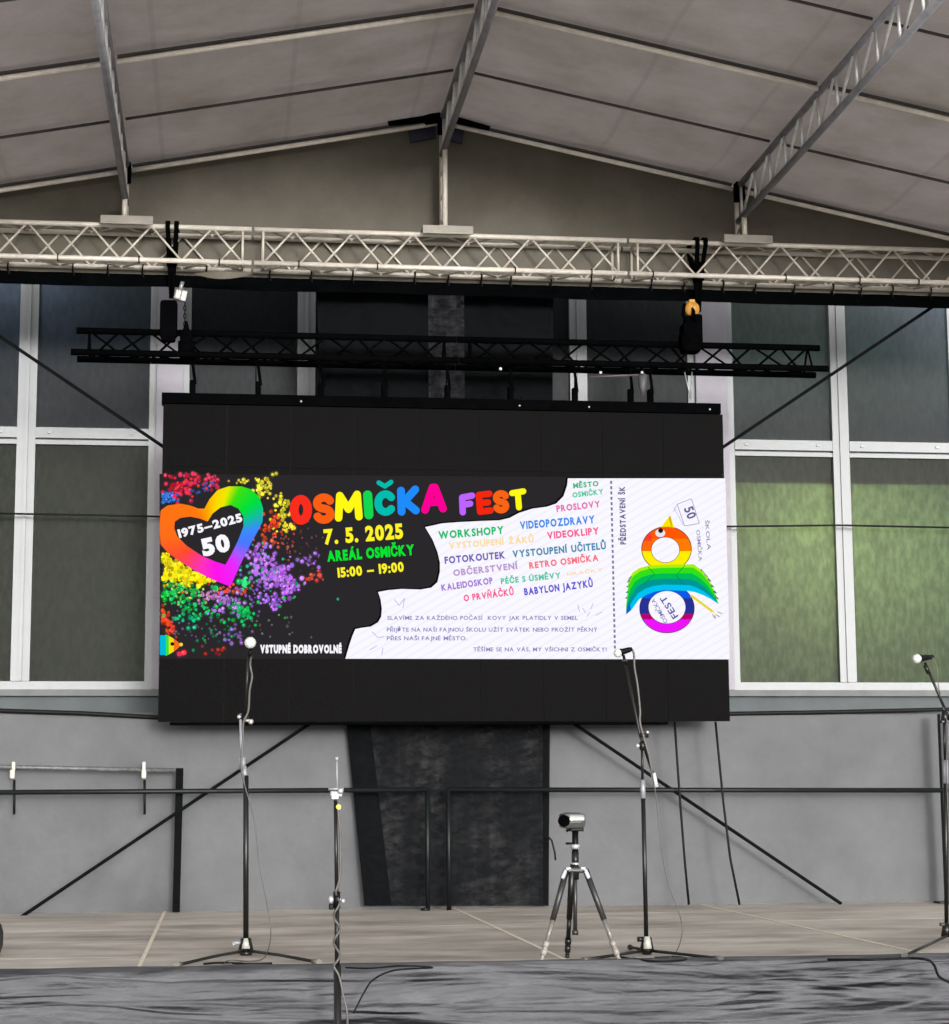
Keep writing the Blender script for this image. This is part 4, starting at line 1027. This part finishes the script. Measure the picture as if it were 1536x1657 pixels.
# --- stand 2: no microphone, standing on the ground before the stage
def stand_two():
    Y = 9.85; Q = lambda x, y, dy=0: P(x, y, Y+dy); x0 = Q(547, 1650)
    t = thing('microphone_stand', 'slim black stand with bare rod end, nearest, in front of the stage skirt', 'microphone stand', (x0.x, Y, 0), 'microphone stands')
    bm = B(); tube(bm, [(x0.x+.006, Y, .1), Q(546, 1562)], .0185, 12); obj('lower_pole', bm, M_standm, t)
    bm = B(); tube(bm, [Q(546, 1564), Q(545, 1462)], .0125, 12); obj('pole', bm, M_standm, t)
    bm = B(); tube(bm, [Q(545, 1465), Q(543, 1295)], .0095, 10); obj('inner_pole', bm, M_standm, t)
    bm = B(); tube(bm, [Q(546, 1290), Q(545, 1228)], .005, 8); tube(bm, [Q(545, 1231), Q(545, 1225)], .009, 8); obj('rod_end', bm, M_alu_dull, t)
    bm = B(); box(bm, Q(544, 1285), (.06, .04, .03), None, .008); knob(bm, Q(544, 1277, -.01), .007, l=.075); obj('boom_joint', bm, M_alu_dull, t)
    bm = B(); ball(bm, Q(551, 1280, -.03), .015); box(bm, Q(542, 1291, -.02), (.035, .03, .014), None, .004); obj('knob', bm, M_chrome, t)
    bm = B(); ball(bm, Q(548, 1306, -.02), .0135); obj('knob', bm, mat('lime_knob', (.75, .75, .12), .35), t, 'lime yellow knob')
    bm = B(); ball(bm, Q(536, 1456), .014, (1, 1, 1.5)); knob(bm, Q(542, 1456), .008, l=.06); ball(bm, Q(555, 1458), .012); obj('knob', bm, M_chrome, t)
    bm = B(); box(bm, Q(536, 1467), (.022, .03, .03), None, .006); tube(bm, [Q(545, 1470), Q(545, 1443)], .018, 10); obj('clutch', bm, M_blackplastic, t)
    for a in (90, 210, 330):
        e = Vector((x0.x+.34*math.cos(R(a)), Y+.34*math.sin(R(a)), .02)); bm = B(); tube(bm, [(x0.x, Y, .13), e], .009, 8); obj('leg', bm, M_standm, t)
    bm = B(); tube(bm, [(x0.x, Y, .08), (x0.x, Y, .17)], [.045, .026], 12); obj('hub', bm, M_standm, t)
    bm = B(); pts = [Q(547, 1312, -.02), Q(551, 1350, -.02), Q(551, 1400, -.02), Q(549, 1425, -.02), Q(544, 1442, -.03)]+[Q(545+5*math.sin(k*1.4), 1450+k*9.5, -.022+.012*math.cos(k*1.4)) for k in range(13)]+[Q(549, 1580, -.03), Q(556, 1612, -.05), Q(562, 1640, -.06), Q(566, 1700, -.05), Vector((x0.x+.15, Y-.1, .02))]
    tube(bm, smooth(pts), .006, 7); tag(obj('microphone_cable', bm, M_cablegrey), 'grey cable wound round the slim stand before the stage', 'cable')
stand_two()

# --- stand 3: boom leaning left, microphone sideways
def stand_three():
    base = FL(1047, 1545); Y = base.y; t = thing('microphone_stand', 'black microphone stand with slanting boom, right beside the camera tripod', 'microphone stand', base, 'microphone stands')
    Q = lambda x, y, dy=0: P(x, y, Y+dy); hub = Q(1047, 1538)
    for (fx, fy) in ((946, 1553), (1165, 1551)):
        f_ = FL(fx, fy, 1.014); bm = B(); tube(bm, [hub, f_], .0085, 8); l = obj('leg', bm, M_standm, t)
        d = (f_-hub).normalized(); bm = B(); tube(bm, [f_-d*.05, f_+d*.015], [.012, .016], 10); obj('foot', bm, M_cablegrey, l)
    f_ = Vector((hub.x-.02, Y+.36, 1.015)); bm = B(); tube(bm, [hub, f_], .0085, 8); l = obj('leg', bm, M_standm, t)
    bm = B(); tube(bm, [f_-Vector((0, .05, 0)), f_], [.012, .016], 10); obj('foot', bm, M_standm, l)
    bm = B(); tube(bm, [Q(1047, 1548), Q(1047, 1540), Q(1047, 1536)], [.014, .034, .042], 12); tube(bm, [Q(1047, 1540), Q(1047, 1516)], [.042, .026], 12); obj('hub', bm, M_standm, t)
    bm = B(); tube(bm, [Q(1048, 1536, -.024), Q(1047, 1516, -.012)], [.025, .018], 12); obj('hub_collar', bm, M_whitepl, t)
    bm = B(); knob(bm, Q(1036, 1520), .014, l=.03); obj('knob', bm, M_standm, t)
    bm = B(); tube(bm, [Q(1046, 1518), Q(1041, 1290)], .0125, 12); obj('pole', bm, M_standm, t)
    bm = B(); tube(bm, [Q(1041, 1292), Q(1040, 1262)], .015, 12); obj('clutch', bm, M_alu_dull, t)
    bm = B(); tube(bm, [Q(1040, 1265), Q(1039, 1205)], .0075, 10); obj('inner_pole', bm, M_standm, t)
    bm = B(); ball(bm, Q(1040, 1207), .022, (1, 1, 1.3)); knob(bm, Q(1042, 1190), .014, l=.05); obj('boom_joint', bm, M_standm, t)
    bm = B(); ball(bm, Q(1032, 1207, -.02), .013); ball(bm, Q(1048, 1185, -.02), .009); obj('knob', bm, M_chrome, t)
    bm = B(); tube(bm, [Q(1060, 1262), Q(1036, 1190), Q(1012, 1072)], .0075, 10); obj('boom', bm, M_standm, t)
    bm = B(); tube(bm, [Q(1062, 1274), Q(1057, 1251)], .014, 10); obj('counterweight', bm, mat('pale_grip', (.42, .42, .42), .4, .2), t)
    bm = B(); tube(bm, [Q(1013, 1076), Q(1009, 1060)], .008, 8); box(bm, Q(1011, 1069), (.03, .02, .008)); obj('mic_clip', bm, M_blackplastic, t)
    m = thing('microphone', 'dark microphone lying sideways on the slanting boom in front of the screen', 'microphone', Q(1008, 1054), 'microphones')
    capsule_mic(m, Q(1000, 1057), Q(1023, 1050), .024)
    bm = B(); pts = [Q(1022, 1050), Q(1026, 1058), Q(1027, 1080, -.01), Q(1032, 1110, -.01), Q(1036, 1150, -.015), Q(1036, 1170, -.015), Q(1044, 1200, -.03), Q(1051, 1225, -.03), Q(1056, 1255, -.02), Q(1062, 1290), Q(1072, 1380), Q(1082, 1430), Q(1100, 1480), Q(1104, 1510), Q(1095, 1540, -.1), FL(1080, 1551, 1.01), FL(1045, 1554, 1.01), FL(1025, 1550, 1.01)]
    q_ = smooth(pts); tube(bm, q_, [.0062 if i < 48 else .0032 for i in range(len(q_))], 7); tag(obj('microphone_cable', bm, M_cablegrey), 'grey cable running down the slanting boom stand to the deck', 'cable')
stand_three()

# --- stand 4: at the right edge of the photograph
def stand_four():
    base = FL(1534, 1524); Y = base.y; t = thing('microphone_stand', 'black microphone stand at the right edge with boom leaning left', 'microphone stand', base, 'microphone stands')
    Q = lambda x, y, dy=0: P(x, y, Y+dy); hub = Q(1534, 1514)
    for f_ in (FL(1464, 1547, 1.014), FL(1640, 1530, 1.014), FL(1560, 1500, 1.014)):
        bm = B(); tube(bm, [hub, f_], .009, 8); l = obj('leg', bm, M_standm, t)
        d = (f_-hub).normalized(); bm = B(); tube(bm, [f_-d*.05, f_+d*.015], [.012, .017], 10); obj('foot', bm, M_cablegrey, l)
    bm = B(); tube(bm, [Q(1531, 1516), Q(1532, 1494)], [.03, .022], 12); box(bm, Q(1528, 1496), (.05, .03, .02), None, .005); obj('hub', bm, M_standm, t)
    bm = B(); tube(bm, [Q(1532, 1500), Q(1530, 1235)], .0125, 12); obj('pole', bm, M_standm, t)
    bm = B(); tube(bm, [Q(1531, 1268), Q(1530, 1230)], .017, 12); obj('clutch', bm, M_alu_dull, t)
    bm = B(); tube(bm, [Q(1530, 1240), Q(1528, 1160)], .0085, 10); obj('inner_pole', bm, M_standm, t)
    bm = B(); tube(bm, [Q(1529, 1170), Q(1529, 1150)], [.024, .016], 10); box(bm, Q(1530, 1168), (.06, .04, .018), None, .004); obj('boom_joint', bm, M_standm, t)
    bm = B(); tube(bm, [Q(1540, 1172), Q(1497, 1072)], .0085, 10); tube(bm, [Q(1503, 1090), Q(1497, 1076)], .013, 8); obj('boom', bm, M_standm, t)
    m = thing('microphone', 'microphone with bright round grille on the stand at the right edge', 'microphone', Q(1490, 1066), 'microphones')
    capsule_mic(m, Q(1484, 1066, -.02), Q(1510, 1063, .03), .029)
    bm = B(); pts = [Q(1509, 1063), Q(1516, 1078), Q(1519, 1110), Q(1526, 1140), Q(1534, 1180, -.03), Q(1532, 1250, -.025), Q(1538, 1400), Q(1545, 1500)]
    tube(bm, smooth(pts), .003, 7); tag(obj('microphone_cable', bm, M_cablegrey), 'thin cable falling from the microphone at the right edge', 'cable')
stand_four()

# --- camera on its tripod
def tripod():
    fL, fB, fR = FL(876, 1557), FL(918, 1550), FL(1003, 1556); Y = (fL.y+fR.y)/2+.12
    Q = lambda x, y, dy=0: P(x, y, Y+dy); top = Q(930, 1408)
    t = thing('tripod', 'photo tripod with pale lower legs standing at the stage front', 'tripod', ((fL+fR)/2))
    M_leg = mat('leg_grey', (.02, .019, .018), .4, .2, var=.2); M_pale = mat('leg_tube', (.13, .12, .11), .35, .1, var=.1); M_foot = mat('leg_lock', (.20, .18, .165), .5, var=.2)
    for f_, o, nm in ((fL, Vector((-.045, 0, 0)), 0), (fR, Vector((.06, 0, 0)), 0), (fB, Vector((-.02, -.03, 0)), 1)):
        a = top+o
        bm = B(); tube(bm, [a, lerp(a, f_, .55)], [.017, .016], 10); l = obj('leg', bm, M_standm if nm else M_leg, t)
        bm = B(); tube(bm, [lerp(a, f_, .55), lerp(a, f_, .8)], .0125, 10); obj('leg_tube', bm, M_standm if nm else M_pale, l)
        bm = B()
        for u0, u1, r_ in ((.78, .84, .0175), (.84, .86, .013), (.86, .93, .0165), (.93, .96, .011), (.96, 1.0, .012)): tube(bm, [lerp(a, f_, u0), lerp(a, f_, u1)], r_, 10)
        obj('leg_lock', bm, M_standm if nm else M_foot, l)
    bm = B(); box(bm, top+Vector((0, 0, -.0)), (.10, .08, .03), None, .01); tube(bm, [top+Vector((0, 0, -.05)), top+Vector((0, 0, .03))], .024, 12); obj('spider', bm, M_standm, t)
    for sx_ in (-1, 1):
        bm = B(); box(bm, top+Vector((sx_*.062, -.02, -.02)), (.022, .03, .055), Matrix.Rotation(R(-sx_*25), 3, 'Y'), .006); box(bm, top+Vector((sx_*.04, -.03, .008)), (.03, .02, .018), None, .004); obj('leg_hinge', bm, M_alu_dull, t)
    bm = B(); tube(bm, [Q(931, 1408), Q(931, 1508)], .011, 10); tube(bm, [Q(931, 1505), Q(931, 1513)], .017, 10); obj('centre_column', bm, M_leg, t)
    bm = B(); tube(bm, [Q(931, 1405), Q(931, 1378)], .0195, 12); obj('column_collar', bm, M_standm, t)
    bm = B(); tube(bm, [Q(931, 1400, -.003), Q(931, 1396, -.003)], .0215, 12); tube(bm, [Q(931, 1374), Q(931, 1366)], .024, 12); obj('lock_ring', bm, M_chrome, t)
    bm = B(); tube(bm, [Q(931, 1383), Q(931, 1345)], .0175, 12); knob(bm, Q(923, 1365), .006, l=.05); ball(bm, Q(918, 1344), .008); obj('head', bm, M_blackplastic, t)
    c = thing('video_camera', 'small rounded black and silver camera mounted on the tripod', 'camera', Q(926, 1328))
    bm = B(); ct = Q(926, 1328)
    box(bm, ct+Vector((0, 0, 0)), (.135, .12, .088), Matrix.Rotation(R(8), 3, 'Z'), .034); obj('camera_body', bm, mat('camera_shell', (.05, .055, .055), .25, .2, var=.2, scale=12), c)
    bm = B(); box(bm, ct+Vector((.014, -.056, .012)), (.088, .03, .034), Matrix.Rotation(R(8), 3, 'Z')@Matrix.Rotation(R(-24), 3, 'X'), .012); obj('silver_panel', bm, M_chrome, c)
    bm = B(); tube(bm, [ct+Vector((-.045, -.03, 0)), ct+Vector((-.062, -.08, 0))], [.034, .030], 16); obj('lens', bm, M_black, c)
    bm = B(); box(bm, ct+Vector((.018, -.01, -.047)), (.075, .08, .02), None, .006); obj('mount_plate', bm, M_blackplastic, c)
tripod()

# --- loose cables on the deck and over the skirt, dark case at the left edge
for pts, lab, r_ in (([FL(560, 1566, 1.02), FL(600, 1567, 1.03), FL(650, 1563, 1.03), FL(700, 1566, 1.02), FL(640, 1570, 1.03), P(605, 1585, 10.2), P(590, 1605, 10.15), P(572, 1640, 10.12)], 'thin dark cable trailing over the skirt beside the slim stand', .0045),
                     ([FL(1000, 1548, 1.01), FL(1030, 1553, 1.01), FL(1070, 1556, 1.01), FL(1110, 1553, 1.01), FL(1100, 1549, 1.01), FL(1060, 1550, 1.01)], 'dark cable coiled on the deck under the slanting boom stand', .006),
                     ([FL(1340, 1553, 1.02), FL(1410, 1553, 1.03), FL(1470, 1551, 1.03), FL(1500, 1553, 1.03), P(1512, 1562, 10.2), P(1522, 1582, 10.15), P(1560, 1600, 10.1)], 'black cable running off the deck edge at the far right', .007),
                     ([FL(330, 1560, 1.012), FL(360, 1558, 1.012), FL(400, 1560, 1.012), FL(440, 1559, 1.012)], 'dark cable lying by the feet of the left stand', .006)):
    bm = B(); tube(bm, smooth(pts), r_, 7); tag(obj('loose_cable', bm, M_cable), lab, 'cable', 'loose cables at the stage front')
cs = thing('floor_monitor', 'rounded black floor monitor cut off by the left photo edge', 'speaker', FL(-58, 1548))
c0 = FL(-52, 1550)+Vector((0, .1, .09)); bm = B(); box(bm, c0, (.34, .3, .19), None, .06); obj('cabinet', bm, M_blackplastic, cs)
bm = B(); box(bm, c0+Vector((0, -.15, .01)), (.24, .02, .12), None, .008); obj('grille', bm, M_black, cs)
